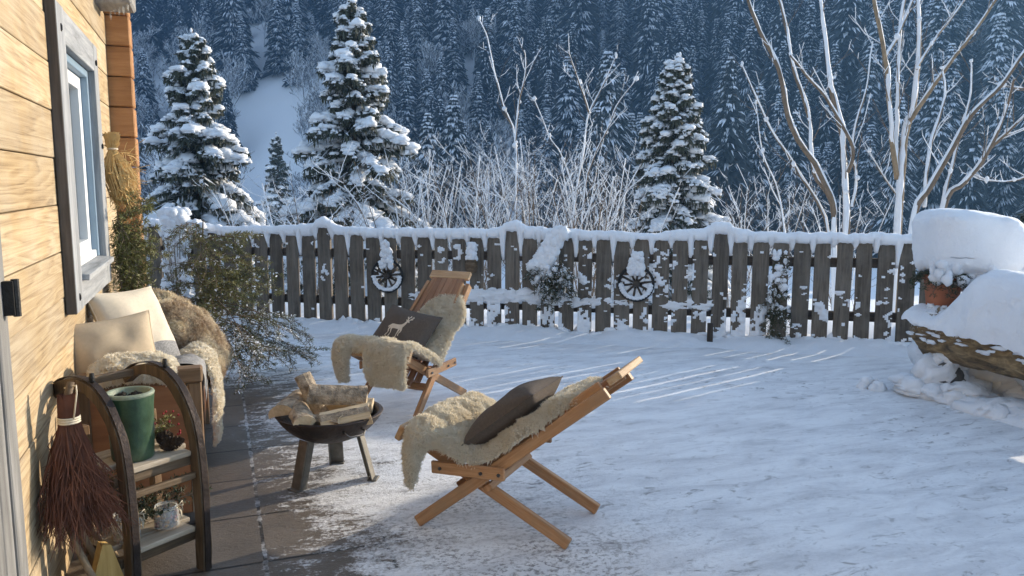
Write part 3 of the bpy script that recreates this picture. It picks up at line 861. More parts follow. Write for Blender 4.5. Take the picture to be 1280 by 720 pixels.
def snow_column():
    t = thing('snowy_shrub', 'slim shrub plastered white with snow at the left end of the fence by the house', 'shrub', (-.42, 9.35, 0))
    b = MB(); 
    for i in range(26):
        a = U(0, 6.28); b.tube([V((U(-.05, .05), U(-.05, .05), 0)), V((.10 * math.cos(a), .1 * math.sin(a), U(.4, .7))), V((.17 * math.cos(a), .17 * math.sin(a), U(.75, 1.22)))], [.008, .006, .003], 4, 0)
    b.build('stems', 'twig', t)
    b = MB()
    for i in range(230):
        h = R(); rr = .16 * (1 - .35 * h) * math.sqrt(R()); a = U(0, 6.28)
        b.blob((rr * math.cos(a), rr * math.sin(a), .05 + 1.08 * h), (U(.02, .06),) * 2 + (U(.03, .07),), 7, 5, 0, .6, 3)
    for i in range(26): b.blob((U(-.11, .11), U(-.08, .08), 1.12 + U(0, .12)), (.07, .07, .06), 9, 5, 0, .4, 3)
    for i in range(14): b.blob((.17 + U(-.1, .1), U(-.08, .08), 1.08 + U(-.03, .04)), (.06, .06, .05), 8, 5, 0, .4, 3)
    b.build('snow_cover', 'snow', t, True)
snow_column()
#@@PART2
# ---------------------------------------------------------------- soft things
def catmull(P, a):
    n = len(P) - 1; f = min(n - 1e-6, max(0, a * n)); i = int(f); t = f - i
    g = lambda k: V(P[min(n, max(0, k))])
    p0, p1, p2, p3 = g(i - 1), g(i), g(i + 1), g(i + 2)
    return .5 * ((2 * p1) + (p2 - p0) * t + (2 * p0 - 5 * p1 + 4 * p2 - p3) * t * t + (3 * p1 - p0 - 3 * p2 + p3) * t ** 3)
def fleece(name, label, surf, mat, tufts=6000, ln=.035, M4=None, thick=.022, lump=.012, group=None, curl=.8):
    """sheepskin: a hide with an uneven outline, grown over with short curved locks of wool; surf(a, b) with a 0..1, b -1..1"""
    seed = U(0, 50)
    def S(a, b):
        # pull the outline in at the corners so the hide is not a rectangle
        e = 1 - .10 * (abs(2 * a - 1) ** 6) + .05 * noise.noise(V((a * 4, seed, b * .5)))
        p = surf(a, b * e); return p
    def N(a, b):
        h = .02; du = S(min(1, a + h), b) - S(max(0, a - h), b); dv = S(a, min(1, b + h)) - S(a, max(-1, b - h))
        n = dv.cross(du); return n.normalized() if n.length > 1e-9 else V((0, 0, 1))
    flip = 1 if N(.5, 0).z >= 0 else -1
    mb = MB(); nu, nv = 72, 48; top = []; bot = []
    for i in range(nu + 1):
        for j in range(nv + 1):
            a, b = i / nu, j / nv * 2 - 1; p, n = S(a, b), N(a, b) * flip
            ed = min(1, 5.5 * min(a, 1 - a, (1 - abs(b)) * .7))
            q = lump * (noise.noise(p * 11 + V((seed, 0, 0))) + .6 * noise.noise(p * 26)) * (.3 + .7 * ed) + thick * math.sqrt(max(0, 1 - (1 - ed) ** 2))
            top.append(tuple(p + n * q)); bot.append(tuple(p))
    ix = lambda i, j: i * (nv + 1) + j
    fs = [(ix(i, j), ix(i, j + 1), ix(i + 1, j + 1), ix(i + 1, j)) for i in range(nu) for j in range(nv)]
    mb.add(top, fs); mb.add(bot, [f[::-1] for f in fs])
    # wool: many thin bent strands, leaning together in locks
    rg = np.random.default_rng(int(seed * 1000)); T = np.array(top).reshape(nu + 1, nv + 1, 3)
    Tu = np.gradient(T, axis=0); Tv = np.gradient(T, axis=1); Nn = np.cross(Tu, Tv) ; Nn /= np.linalg.norm(Nn, axis=2, keepdims=True) + 1e-9
    if Nn[nu // 2, nv // 2] @ np.array(N(.5, 0) * flip) < 0: Nn = -Nn
    ar = np.linalg.norm(np.cross(Tu, Tv), axis=2)[:-1, :-1].ravel(); ar = ar / ar.sum()
    cell = rg.choice(nu * nv, tufts, p=ar); ci, cj = cell // nv, cell % nv; fu, fv = rg.random(tufts)[:, None], rg.random(tufts)[:, None]
    bl = lambda A: A[ci, cj] * (1 - fu) * (1 - fv) + A[ci + 1, cj] * fu * (1 - fv) + A[ci, cj + 1] * (1 - fu) * fv + A[ci + 1, cj + 1] * fu * fv
    P0, N0 = bl(T), bl(Nn); N0 /= np.linalg.norm(N0, axis=1, keepdims=True) + 1e-9
    key = np.floor(P0 / .017).astype(int); hsh = (key[:, 0] * 73856093 ^ key[:, 1] * 19349663 ^ key[:, 2] * 83492791) & 4095
    lk = rg.normal(size=(4096, 3)); lock = lk[hsh]; ctr = (key + .5) * .017
    D = N0 * 1.0 + lock * curl * .55 + rg.normal(size=(tufts, 3)) * .30 + np.array([0, 0, -.15]); D /= np.linalg.norm(D, axis=1, keepdims=True)
    L_ = (ln * rg.uniform(.6, 1.2, tufts))[:, None]
    pull = (ctr + D * L_ - P0); pull -= N0 * (pull * N0).sum(1, keepdims=True)
    P0 = P0 - N0 * .004
    P1 = P0 + D * L_ * .55; P2 = P0 + D * L_ * .95 + pull * .45 + rg.normal(size=(tufts, 3)) * ln * .10
    s1 = np.cross(D, rg.normal(size=(tufts, 3))); s1 /= np.linalg.norm(s1, axis=1, keepdims=True) + 1e-9; s2 = np.cross(D, s1)
    rings = []
    for Pk, rk in ((P0, .0021), (P1, .0017), (P2, .0005)):
        for q in range(3): rings.append(Pk + (s1 * math.cos(q * 2.094) + s2 * math.sin(q * 2.094)) * rk)
    VV = np.stack(rings, 1).reshape(-1, 3); off = len(mb.v); base = np.arange(tufts)[:, None] * 9 + off
    F_ = np.concatenate([base + np.array([[r * 3 + q, r * 3 + (q + 1) % 3, r * 3 + 3 + (q + 1) % 3, r * 3 + 3 + q]]) for r in range(2) for q in range(3)])
    me = bpy.data.meshes.new(name); av = np.concatenate([np.array(mb.v), VV]); af = np.concatenate([np.array(mb.f), F_]).astype(np.int32)
    me.vertices.add(len(av)); me.vertices.foreach_set('co', av.astype(np.float32).ravel())
    me.loops.add(af.size); me.loops.foreach_set('vertex_index', af.ravel()); me.polygons.add(len(af))
    me.polygons.foreach_set('loop_start', np.arange(0, af.size, 4, dtype=np.int32))
    me.materials.append(M[mat]); me.polygons.foreach_set('use_smooth', [True] * len(af)); me.update(calc_edges=True); me.validate()
    o = bpy.data.objects.new(name, me); COL.objects.link(o)
    if M4 is not None: o.matrix_world = M4
    tag(o, label, 'sheepskin', group); return o

def pillow(name, label, w, h, t, M4, mats, band=0, wr=.010, seed=0, sag=0, cat='pillow'):
    """stuffed cushion in its own space: x across, y up, z out of the front"""
    mb = MB(); n = 40
    def Z(x, y, s):
        u, v = 2 * x / w, 2 * y / h
        f = max(0, (1 - abs(u) ** 3.2)) ** .55 * max(0, (1 - abs(v) ** 3.2)) ** .55
        e = max(0, 1 - max(abs(u), abs(v)) ** 5)
        return s * t * .5 * f + wr * e * noise.noise(V((x * 9 + seed, y * 9, s * 2))) + sag * (u * u) * e
    def XY(u, v):
        # sides pulled in between pointed corners
        x = u * w / 2 * (1 - .07 * (1 - v * v)); y = v * h / 2 * (1 - .07 * (1 - u * u)); return x, y
    for s in (1, -1):
        vs = []
        for i in range(n + 1):
            for j in range(n + 1):
                u, v = i / n * 2 - 1, j / n * 2 - 1; x, y = XY(u, v)
                z = Z(u * w / 2, v * h / 2, s) if 0 < i < n and 0 < j < n else 0
                vs.append((x, y, z))
        for i in range(n):
            for j in range(n):
                q = [i*(n+1)+j, (i+1)*(n+1)+j, (i+1)*(n+1)+j+1, i*(n+1)+j+1]
                if s < 0: q = q[::-1]
                mb.f.append(tuple(k + len(mb.v) for k in q)); mb.m.append(1 if j / n < band else 0)
        mb.v.extend(vs)
    o = mb.build(name, mats, None, True); o.matrix_world = M4; tag(o, label, cat)
    b = MB()                                          # piped seam
    per = [XY(a, -1) for a in np.linspace(-1, 1, 20)] + [XY(1, a) for a in np.linspace(-1, 1, 20)] + [XY(a, 1) for a in np.linspace(1, -1, 20)] + [XY(-1, a) for a in np.linspace(1, -1, 20)]
    b.tube([V((x, y, 0)) for x, y in per] + [V((*per[0], 0))], .0035, 5, 0, False); b.build('seam', mats[0], o, True)
    return o, Z
def frame(c, nrm, up, rx=0):
    z = V(nrm).normalized(); y = V(up); y = (y - z * y.dot(z)).normalized(); x = y.cross(z); c = V(c)
    m = Matrix(((x.x, y.x, z.x, c.x), (x.y, y.y, z.y, c.y), (x.z, y.z, z.z, c.z), (0, 0, 0, 1)))
    return m @ Matrix.Rotation(rx, 4, 'Z')

# ---------------------------------------------------------------- bench by the wall with its textiles
def bench():
    X0, X1, Y0, Y1 = -.595, -.115, 3.75, 5.45
    t = thing('bench', 'brown wooden box bench with closed end panel standing against the house wall', 'bench', (X0, Y0, 0))
    L = lambda x, y, z: V((x - X0, y - Y0, z))
    for y in (Y0 + .03, Y1 - .03):
        bar('end_panel', L(X0 + .03, y, .20), L(X1 - .04, y, .20), .028, .28, 'bench_panel', t)
        bar('end_panel', L(X0 + .03, y, .505), L(X1 - .04, y, .505), .028, .322, 'bench_panel', t)
        bar('arm_rail', L(X0, y, .700), L(X1 + .03, y, .700), .085, .066, 'bench_beam', t, bev=.008)
    for y in (Y0 + .035, Y1 - .035):
        for x in (X0 + .025, X1 - .005): bar('post', L(x, y, 0), L(x, y, .665), .055, .065, 'bench_beam', t, up=(0, 1, 0))
    for i in range(4): bar('seat_board', L(X0 + .06 + i * .118, Y0 + .075, .46), L(X0 + .06 + i * .118, Y1 - .075, .46), .112, .026, 'bench_beam', t)
    bar('front_board', L(X1 - .012, Y0 + .07, .36), L(X1 - .012, Y1 - .07, .36), .028, .16, 'bench_panel', t)
    bar('front_board', L(X1 - .012, Y0 + .07, .18), L(X1 - .012, Y1 - .07, .18), .028, .16, 'bench_panel', t)
    bar('back_board', L(X0 + .02, Y0 + .07, .60), L(X0 + .02, Y1 - .07, .60), .026, .20, 'bench_beam', t)
    pillow('pillow', 'tan cushion with a sunlit pointed corner at the near end of the bench', .40, .40, .15,
           frame((-.475, 4.08, .73), (.30, -.88, .30), (-.12, .25, 1), .05), ['pillow_tan'], 0, .016, 3)
    pillow('pillow', 'cream cushion with a grey knitted lower band leaning on the wall below the window', .42, .46, .17,
           frame((-.415, 4.52, .79), (.70, -.62, .50), (-.42, .25, 1), -.12), ['pillow_cream', 'grey_knit'], .24, .014, 9)
    # cream hide over the near arm and seat
    P = [(-.37, 3.715, .70), (-.37, 3.735, .742), (-.37, 3.80, .762), (-.37, 3.92, .735), (-.36, 4.05, .66), (-.36, 4.3, .52)]
    fleece('sheepskin', 'cream sheepskin spread over the near arm of the bench beside the tan cushion',
           lambda a, b: catmull(P, a) + V((b * .17, 0, -.03 * b * b)), 'fur_cream', 26000, .017, None, .032, .022, None, .9)
    # brown-tipped hide rolled over the far end
    Q = [(-.52, 0, .66), (-.46, 0, .75), (-.36, 0, .825), (-.23, 0, .79), (-.12, 0, .69), (-.05, 0, .57), (-.02, 0, .47), (-.04, 0, .40)]
    def heap(a, b):
        p = catmull(Q, a); y = 5.16 + b * .22; z = p.z - .03 * max(0, b) ** 2
        if b < .35:                                     # the near flank rolls down to the seat
            s = (.35 - b) / 1.35; base = .53 - .14 * smooth(.6, 1, a); z = base + (z - base) * (1 - s ** 2.0); y = 5.237 - .38 * math.sin(s * 1.5)
            p.x += (-.22 - p.x) * .25 * s
        return V((p.x, y, z))
    fleece('sheepskin', 'thick brown tipped sheepskin heaped over the far end of the bench', heap, 'fur_brown', 80000, .028, None, .045, .03, None, .7)
    Q2 = [(-.34, 0, .50), (-.22, 0, .56), (-.13, 0, .60), (-.075, 0, .55), (-.06, 0, .42), (-.062, 0, .26), (-.066, 0, .12)]
    fleece('sheepskin', 'cream sheepskin hanging down over the front edge of the bench seat',
           lambda a, b: catmull(Q2, a) + V((0, 4.76 + b * .20, -.02 * b * b)), 'fur_cream', 26000, .017, None, .036, .022, None, .9)
    mb = MB()
    G = [(-.40, 0, .50), (-.30, 0, .60), (-.20, 0, .655), (-.11, 0, .635), (-.085, 0, .58), (-.084, 0, .52)]
    def g(u, v):
        p = catmull(G, u); return V((p.x, 4.02 + v * .46 + .02 * math.sin(u * 9), p.z + .012 * noise.noise(V((u * 6, v * 5, 1))) + .05 * (1 - v)))
    mb.grid(g, 40, 30); mb.grid(lambda u, v: g(u, v) - V((.006, 0, .012)), 40, 30)
    for i in range(46): 
        q = g(1, i / 45); mb.tube([q, q + V((.004, U(-.01, .01), -.03)), q + V((.003, U(-.015, .015), -.06))], .0025, 4)
    tag(mb.build('blanket', 'grey_knit', None, True), 'grey knitted blanket folded on the bench in front of the cream cushion', 'blanket')
bench()

# ---------------------------------------------------------------- old sledge used as a shelf
SL, Sr, Sq = V((-.35, 3.134, 0)), V((.81, .586, 0)), V((-.586, .81, 0))
SM = Matrix(((Sr.x, Sq.x, 0, SL.x), (Sr.y, Sq.y, 0, SL.y), (0, 0, 1, 0), (0, 0, 0, 1)))
def sl(x, y, z): return SM @ V((x, y, z))
def sledge():
    t = thing('wooden_sledge', 'old wooden sledge stood on end as a shelf with curved runners beside the house wall', 'sledge', mat=SM)
    prof = [(0, 0), (-.008, .2), (-.006, .4), (.012, .56), (.05, .655), (.115, .735), (.20, .78), (.30, .787), (.40, .765), (.47, .725)]
    for x in (0, .30):
        P = [(x, q, z) for q, z in prof]
        b = MB(); vs = []; n = 48
        for i in range(n + 1):
            p = catmull(P, i / n); d = (catmull(P, min(1, i / n + .01)) - catmull(P, max(0, i / n - .01))).normalized()
            nn = V((0, -d.z, d.y)); wv = .0035 * noise.noise(p * 14)
            hw, ht = .019 + wv, .026 + wv - .006 * (i / n)
            for sx, sn in ((-1, -1), (1, -1), (1, 1), (-1, 1)): vs.append(tuple(p + V((sx * hw, 0, 0)) + nn * sn * ht))
        fs = [(i*4+k, i*4+(k+1) % 4, (i+1)*4+(k+1) % 4, (i+1)*4+k) for i in range(n) for k in range(4)] + [(3, 2, 1, 0), (n*4, n*4+1, n*4+2, n*4+3)]
        b.add(vs, fs); rn = b.build('runner', 'old_wood_z', t)
        s = MB(); vs = []                                      # iron strip under the runner
        for i in range(n + 1):
            p = catmull(P, i / n); d = (catmull(P, min(1, i / n + .01)) - catmull(P, max(0, i / n - .01))).normalized(); nn = V((0, -d.z, d.y))
            for sx, sn in ((-1, .0272), (1, .0272), (1, .031), (-1, .031)): vs.append(tuple(p + V((sx * .013, 0, 0)) + nn * sn))
        s.add(vs, fs); s.build('runner_iron', 'bowl_steel', rn)
    for z, q in ((.50, 0), (.185, 0)):
        for k in range(3): bar('shelf_board', (-.02 if k else .022, .055 + k * .098, z - .012), (.32 if k else .278, .055 + k * .098, z - .012), .092, .022, 'plank_pale', t)
        bar('cross_bar', (-.03, .045, z - .046), (.33, .045, z - .046), .032, .040, 'old_wood', t)
        bar('cross_bar', (-.03, .27, z - .046), (.33, .27, z - .046), .032, .040, 'old_wood', t)
    bar('cross_bar', (-.01, .40, .763), (.31, .40, .763), .03, .03, 'old_wood', t)
    bar('cross_bar', (.02, .0, .40), (.28, .0, .40), .022, .026, 'old_wood', t)
    for x in (.01, .29): bar('rear_post', (x, .28, 0), (x, .30, .62), .04, .035, 'bench_beam', t, up=(1, 0, 0))
    for x in (.0, .30):
        b = MB(); b.tube([(x, .19, .80), (x, .19, .825), (x + .004, .196, .84)], [.009, .011, .008], 8); b.build('peg', 'black_iron', t, True)
M['old_wood_z'] = wood('old_wood_z', (.04, .026, .016), (.10, .068, .04), (.20, .145, .09), 2, 12, 2, .7, .45, .12)
sledge()
def shelf_things():
    c = sl(.105, .125, .5005)
    b = MB(); pr = [(.0, 0), (.072, 0), (.076, .006), (.079, .08), (.083, .20), (.086, .232), (.087, .246)]
    b.lathe(pr, (0, 0, 0), 40); 
    o = b.build('vase', 'green_glaze', None, True, c); tag(o, 'tall dark green ceramic vase on the upper board of the sledge', 'vase')
    b = MB(); b.lathe([(.087, .246), (.089, .252), (.086, .259), (.076, .261), (.070, .256), (.068, .20), (.066, .10), (0, .09)], (0, 0, 0), 40); b.build('rim', 'glaze_rim', o, True)
    b = MB()
    for i in range(40): a = U(0, 6.28); r = .055 * math.sqrt(R()); b.blob((r*math.cos(a), r*math.sin(a), .236 + U(-.004, .006)), .010, 6, 4, 0, .5, 3)
    b.build('filling', 'soil', o, True)
    def pinecone(p, ax, L, lab):
        b = MB(); ax = V(ax).normalized(); s1 = ax.orthogonal().normalized(); s2 = ax.cross(s1)
        for i in range(70):
            tt = i / 70; an = i * 2.4; r = .026 * math.sin(math.pi * (.12 + .86 * tt)) ** .8
            o_ = s1 * math.cos(an) + s2 * math.sin(an); q = ax * L * (tt - .5) + o_ * r * .45
            e = ax * (L * (tt - .5) + .006) + o_ * r * 1.15; sd = ax.cross(o_)
            b.add([tuple(q - sd * .005), tuple(q + sd * .005), tuple(e + sd * .008), tuple(e + ax * .005), tuple(e - sd * .008)], [(0, 1, 2, 3, 4)])
            b.add([tuple(q - sd * .005 - ax * .003), tuple(e - sd * .008), tuple(e - ax * .004), tuple(e + sd * .008), tuple(q + sd * .005 - ax * .003)], [(0, 1, 2, 3, 4)])
        tag(b.build('pine_cone', 'cone', None, False, p), lab, 'pine cone', 'pine cones on the sledge')
    pinecone(sl(.235, .075, .527), (.9, .35, .1), .085, 'open brown pine cone on the sledge board, the nearer of two beside the vase')
    pinecone(sl(.255, .150, .530), (.6, -.7, .25), .080, 'open brown pine cone on the sledge board, the farther of two beside the vase')
    b = MB(); pts = []
    for i in range(10):
        a = math.pi / 2 + i * math.pi / 5; r = .085 if i % 2 == 0 else .036; pts.append((r * math.cos(a), r * math.sin(a)))
    vs = [(x, -.008, y) for x, y in pts] + [(x, .008, y) for x, y in pts] + [(0, -.016, 0), (0, .016, 0)]
    fs = [(i, (i+1) % 10, 20) for i in range(10)] + [((i+1) % 10 + 10, i + 10, 21) for i in range(10)] + [(i, i + 10, (i+1) % 10 + 10, (i+1) % 10) for i in range(10)]
    b.add(vs, fs); o = b.build('wooden_star', 'pine_yellow'); o.matrix_world = SM @ Matrix.Translation((.20, .235, .578)) @ Matrix.Rotation(.3, 4, 'Z') @ Matrix.Rotation(-.2, 4, 'X') @ Matrix.Rotation(.25, 4, 'Y')
    tag(o, 'yellow wooden star leaning behind the green vase on the sledge', 'star')
    b = MB(); 
    for i in range(7): spray(b, V((U(-.02, .02), U(-.02, .02), .01)), V((U(-.6, 1), U(-.6, .6), U(.5, 1.2))), U(.09, .15), 0, .02, .0024, 3, .3)
    for i in range(26): b.blob((U(-.06, .09), U(-.05, .05), U(.03, .13)), .0055, 6, 4, 3, .1)
    o = b.build('berry_sprig', ['sprig', 'bark', 'snow', 'berry'], None, False, sl(.265, .215, .501)); tag(o, 'green sprig with small red berries behind the pine cones on the sledge', 'sprig')
    def jar(p, r, h, lab, fill, stuff):
        t = thing('glass_jar', lab, 'jar', p)
        b = MB(); b.lathe([(0, .003), (r * .92, .003), (r, .012), (r, h * .78), (r * .86, h * .88), (r * .88, h), (r * .84, h), (r * .82, h * .88), (r * .95, h * .77), (r * .95, .014), (0, .008)], (0, 0, 0), 28)
        b.build('glass', 'jar_glass', t, True)
        b = MB()
        for i in range(fill): a = U(0, 6.28); q = r * .8 * math.sqrt(R()); b.blob((q*math.cos(a), q*math.sin(a), U(.015, h * .62)), U(.008, .014), 6, 4, 0 if R() < .7 else 1, .3)
        b.build('filling', stuff, t, True)
        b = MB(); b.tube([V((r * .9 * math.cos(a), r * .9 * math.sin(a), h * .87)) for a in [i * .35 for i in range(19)]], .0035, 5)
        for s in (-1, 1): b.tube([(r * .9, 0, h * .87), (r * 1.25, .02 * s, h * .87 + .012), (r * 1.3, .03 * s, h * .78), (r * .95, .006 * s, h * .86)], .0025, 5)
        for s in (-1, 1): b.tube([(r * .9, 0, h * .87), (r * 1.15, .01 * s, h * .6), (r * 1.15, .02 * s, h * .4)], .0025, 5)
        b.build('string_bow', 'string', t, True)
    jar(sl(.205, .09, .186), .048, .095, 'glass jar of cork and berries tied with string on the lower sledge board', 60, ['cork', 'berry'])
    jar(sl(.055, .12, .186), .052, .105, 'glass jar tied with a string bow at the wall end of the lower sledge board', 40, ['cork', 'sprig'])
    b = MB()
    for i in range(15): spray(b, V((U(-.1, .1), U(-.04, .07), U(0, .03))), V((U(-1, 1), U(-.6, .7), U(.05, .55))), U(.14, .25), 0, .022, .0026, 4, .15)
    o = b.build('fir_twigs', ['sprig_dark', 'bark', 'snow'], None, False, sl(.17, .20, .20)); tag(o, 'loose dark fir twigs lying on the lower sledge board behind the jars', 'fir twigs')
    b = MB(); p0 = at(132, 716, 2.78)
    prof = [(-.045, 0), (.05, 0), (.055, .10), (.018, .235), (-.012, .245), (-.045, .14)]
    vs = [(x, -.022, z) for x, z in prof] + [(x * .9, .024, z) for x, z in prof]; n = 6
    b.add(vs, [tuple(range(n)), tuple(range(2*n-1, n-1, -1))] + [((i+1) % n, i, i + n, (i+1) % n + n) for i in range(n)])
    o = b.build('wood_wedge', 'pine_yellow_z'); o.location = (p0.x, p0.y, 0.0); o.rotation_euler = (0, 0, .5); tag(o, 'pale yellow split wood wedge standing on the ground below the broom', 'wood wedge')
M['pine_yellow_z'] = wood('pine_yellow_z', (.40, .24, .07), (.58, .38, .13), (.68, .48, .2), 2, 9, 2, .65, .3, .08)
shelf_things()
def broom():
    top = at(84, 497, 2.70); t = thing('twig_broom', 'reddish brown twig broom hanging upside down on the house wall beside the sledge', 'broom', top)
    b = MB(); dn = V((.02, -.02, -1))
    for i in range(760):
        a = U(0, 6.28); r0 = .030 * math.sqrt(R()); L = U(.18, .46); fl = U(.015, .15) * (L / .45) ** .8
        o_ = V((math.cos(a), math.sin(a) * .8, 0)); p0 = o_ * r0 + V((0, 0, U(-.02, .015)))
        p1 = o_ * (r0 * 1.15) + V((0, 0, -.09)); p2 = o_ * (fl * .55) + V((0, 0, -.09 - L * .5)) + V((U(-.028, .028), U(-.028, .028), U(-.03, .03))); p3 = o_ * fl + V((.075 * L, -.02, -L - .04)) + V((U(-.05, .05), U(-.05, .05), 0))
        if p3.x < -.10: p3.x = -.10 + R() * .02
        b.tube([p0, p1, p2, p3], [.0026, .0026, .002, .0011], 3, 0, False)
        for k in range(2):
            tt = U(.2, .9); q = p2.lerp(p3, tt); e = q + (o_ * U(-.3, .5) + V((U(-.4, .4), U(-.4, .4), -1))) * U(.05, .11); b.tube([q, e], [.0014, .0007], 3, 0, False)
    b.build('bristles', 'broom_twig', t)
    b = MB()
    for z in (-.07, -.078, -.086): b.tube([V((.034 * math.cos(a), .034 * math.sin(a), z)) for a in [i * .35 for i in range(19)]], .0042, 5)
    b.tube([(.02, -.03, -.07), (.035, -.03, .02), (.03, 0, .04), (-.01, .02, .03)], .003, 5); b.build('binding', 'string', t, True)
    b = MB(); b.tube([(0, 0, -.12), (.0, 0, .0), (.012, .02, .05)], [.014, .014, .012], 8); b.build('handle', 'old_wood_z', t, True)
    for i, (x, y0) in enumerate(((.05, 3.02), (.09, 3.14), (.13, 3.27), (.07, 3.36))):
        b = MB(); b.tube([V((W + .20 + x * .3, y0, 0)), V((W + .11, y0 + .05, .25)), V((W + .03, y0 + .10, .50 + .05 * i))], [.013, .012, .009], 7)
        tag(b.build('stick', 'bark_tan', None, True), 'slender bare stick leaning on the house wall behind the twig broom', 'stick', 'sticks behind the broom')
broom()

# ---------------------------------------------------------------- fire bowl
BC = V((.515, 4.145, 0))
def fire_bowl():
    t = thing('fire_bowl', 'round rusty steel fire bowl on three legs filled with firewood', 'fire bowl', BC)
    b = MB(); r = .272; out = []; inn = []
    for i in range(13): a = i / 12 * 1.15; out.append((r * math.sin(a) / math.sin(1.15), .205 + .15 * (1 - math.cos(a)) / (1 - math.cos(1.15))))
    prof = out + [(r + .006, .362), (r + .002, .366), (r - .010, .362)] + [(x * .955, z + .012) for x, z in out[::-1]]
    b.lathe(prof, (0, 0, 0), 64); b.build('bowl', 'bowl_steel', t, True)
    for a in (-2.62, -.43, 1.30):
        d = V((math.cos(a), math.sin(a), 0)); s = V((-d.y, d.x, 0))
        p0, p1 = d * .165 + V((0, 0, .245)), d * .225 + V((0, 0, .004))
        lg = bar('leg', p1, p0, .075, .007, 'leg_steel', t, up=tuple(d))
        w2 = bar('leg_web', p1 - d * .022 + s * .034, p0 - d * .022 + s * .034, .006, .038, 'leg_steel', None, up=tuple(d)); m = w2.matrix_basis.copy(); w2.parent = lg; w2.matrix_basis = lg.matrix_basis.inverted() @ m
        f2 = bar('foot', p1 - s * .04 + V((0, 0, 0)), p1 + s * .04 + V((0, 0, 0)), .05, .006, 'leg_steel', None); m = f2.matrix_basis.copy(); f2.parent = lg; f2.matrix_basis = lg.matrix_basis.inverted() @ m
    for a in (-1.22, 1.92):
        pts = []
        for k, (da, dr, z) in enumerate(((-.21, -.02, .318), (-.20, .018, .312), (-.13, .03, .298), (.13, .03, .298), (.20, .018, .312), (.21, -.02, .318))):
            rr = .255 + dr; pts.append(V((rr * math.cos(a + da), rr * math.sin(a + da), z)))
        b = MB(); b.tube(pts, .0055, 7); b.build('handle', 'handle_steel', t, True)
fire_bowl()
def firewood(c, ax, L, r, shape, up, lab, face='log_face', bark=True):
    """a split log: section points (outer bark arc first), swept along its own x with slight wobble"""
    x = V(ax).normalized(); z = V(up); z = (z - x * z.dot(x)).normalized(); y = z.cross(x); seed = U(0, 40)
    sec = []
    if shape == 'half': 
        for i in range(9): a = math.pi * i / 8; sec.append((math.cos(a), math.sin(a) * .8, 1))
        sec += [(-.45, -.04, 0), (.4, .03, 0)]
    elif shape == 'wedge':
        for i in range(7): a = .35 + 2.4 * i / 6 - .2; sec.append((math.cos(a), math.sin(a) * .9, 1))
        sec += [(-.1, -.55, 0), (.1, -.6, 0)]
    else:
        sec = [(-1, -.45, 0), (1, -.5, 0), (.95, .35, 0), (.3, .62, 1), (-.5, .60, 1), (-.95, .3, 0)]
    n = 14; m = len(sec); vs = []; fs = []; mi = []
    for i in range(n + 1):
        tt = i / n
        for q, (a, b_, k) in enumerate(sec):
            w_ = 1 + (.10 if k else .045) * noise.noise(V((tt * 5, q * 2.3, seed)))
            tx = (tt - .5) * L + (.012 * noise.noise(V((q, seed, 3))) if i in (0, n) else 0)
            vs.append((tx, a * r * w_, b_ * r * w_))
    b = MB(); b.v = vs
    for i in range(n):
        for q in range(m):
            q2 = (q + 1) % m; b.f.append((i*m+q, i*m+q2, (i+1)*m+q2, (i+1)*m+q)); b.m.append(1 if sec[q][2] and sec[q2][2] else 0)
    b.f.append(tuple(range(m - 1, -1, -1))); b.m.append(0); b.f.append(tuple(range(n*m, n*m+m))); b.m.append(0)
    o = b.build('firewood_log', [face, 'bark_fire']); c = V(c)
    o.matrix_world = Matrix(((x.x, y.x, z.x, c.x), (x.y, y.y, z.y, c.y), (x.z, y.z, z.z, c.z), (0, 0, 0, 1)))
    tag(o, lab, 'firewood', 'firewood in the fire bowl')
def wood_pile():
    r3, f3 = RT, V((sy, cy, 0))
    P = lambda x, y, z: BC + r3 * x + f3 * y + V((0, 0, z))
    firewood(P(.045, .01, .437), r3 * 1 + f3 * .12 + V((0, 0, -.05)), .30, .072, 'half', (-.1, -.35, 1), 'thick bark covered half log lying on top of the pile in the fire bowl')
    firewood(P(.11, -.125, .365), r3 * 1 + f3 * .25 + V((0, 0, .16)), .25, .058, 'block', (0, -.5, 1), 'pale split log with bright face at the front right of the fire bowl')
    firewood(P(-.205, .02, .378), f3 * 1 + r3 * .12 + V((0, 0, .06)), .26, .072, 'half', (-.35, -.1, 1), 'short bark topped log at the left side of the fire bowl')
    firewood(P(-.105, .06, .425), V((0, 0, 1)) * .8 - r3 * .45 + f3 * .25, .25, .05, 'wedge', (.4, -.9, .2), 'dark split log leaning upright above the pile in the fire bowl')
    firewood(P(-.115, -.125, .362), f3 * 1 - r3 * .45 + V((0, 0, .10)), .23, .062, 'wedge', (.1, 0, 1), 'triangular log end facing outwards at the front left of the fire bowl')
    firewood(P(-.005, -.13, .338), r3 * 1 - f3 * .3 + V((0, 0, .05)), .22, .05, 'wedge', (.2, -.3, 1), 'darker split log wedged low at the front centre of the fire bowl')
    firewood(P(.06, .10, .365), r3 * 1 + f3 * .05, .30, .06, 'block', (0, 0, 1), 'split log at the back of the fire bowl under the top log')
    firewood(P(.0, .0, .30), r3 * 1 - f3 * .5, .30, .06, 'half', (0, 0, 1), 'log at the bottom of the fire bowl in the gap under the top log')
wood_pile()

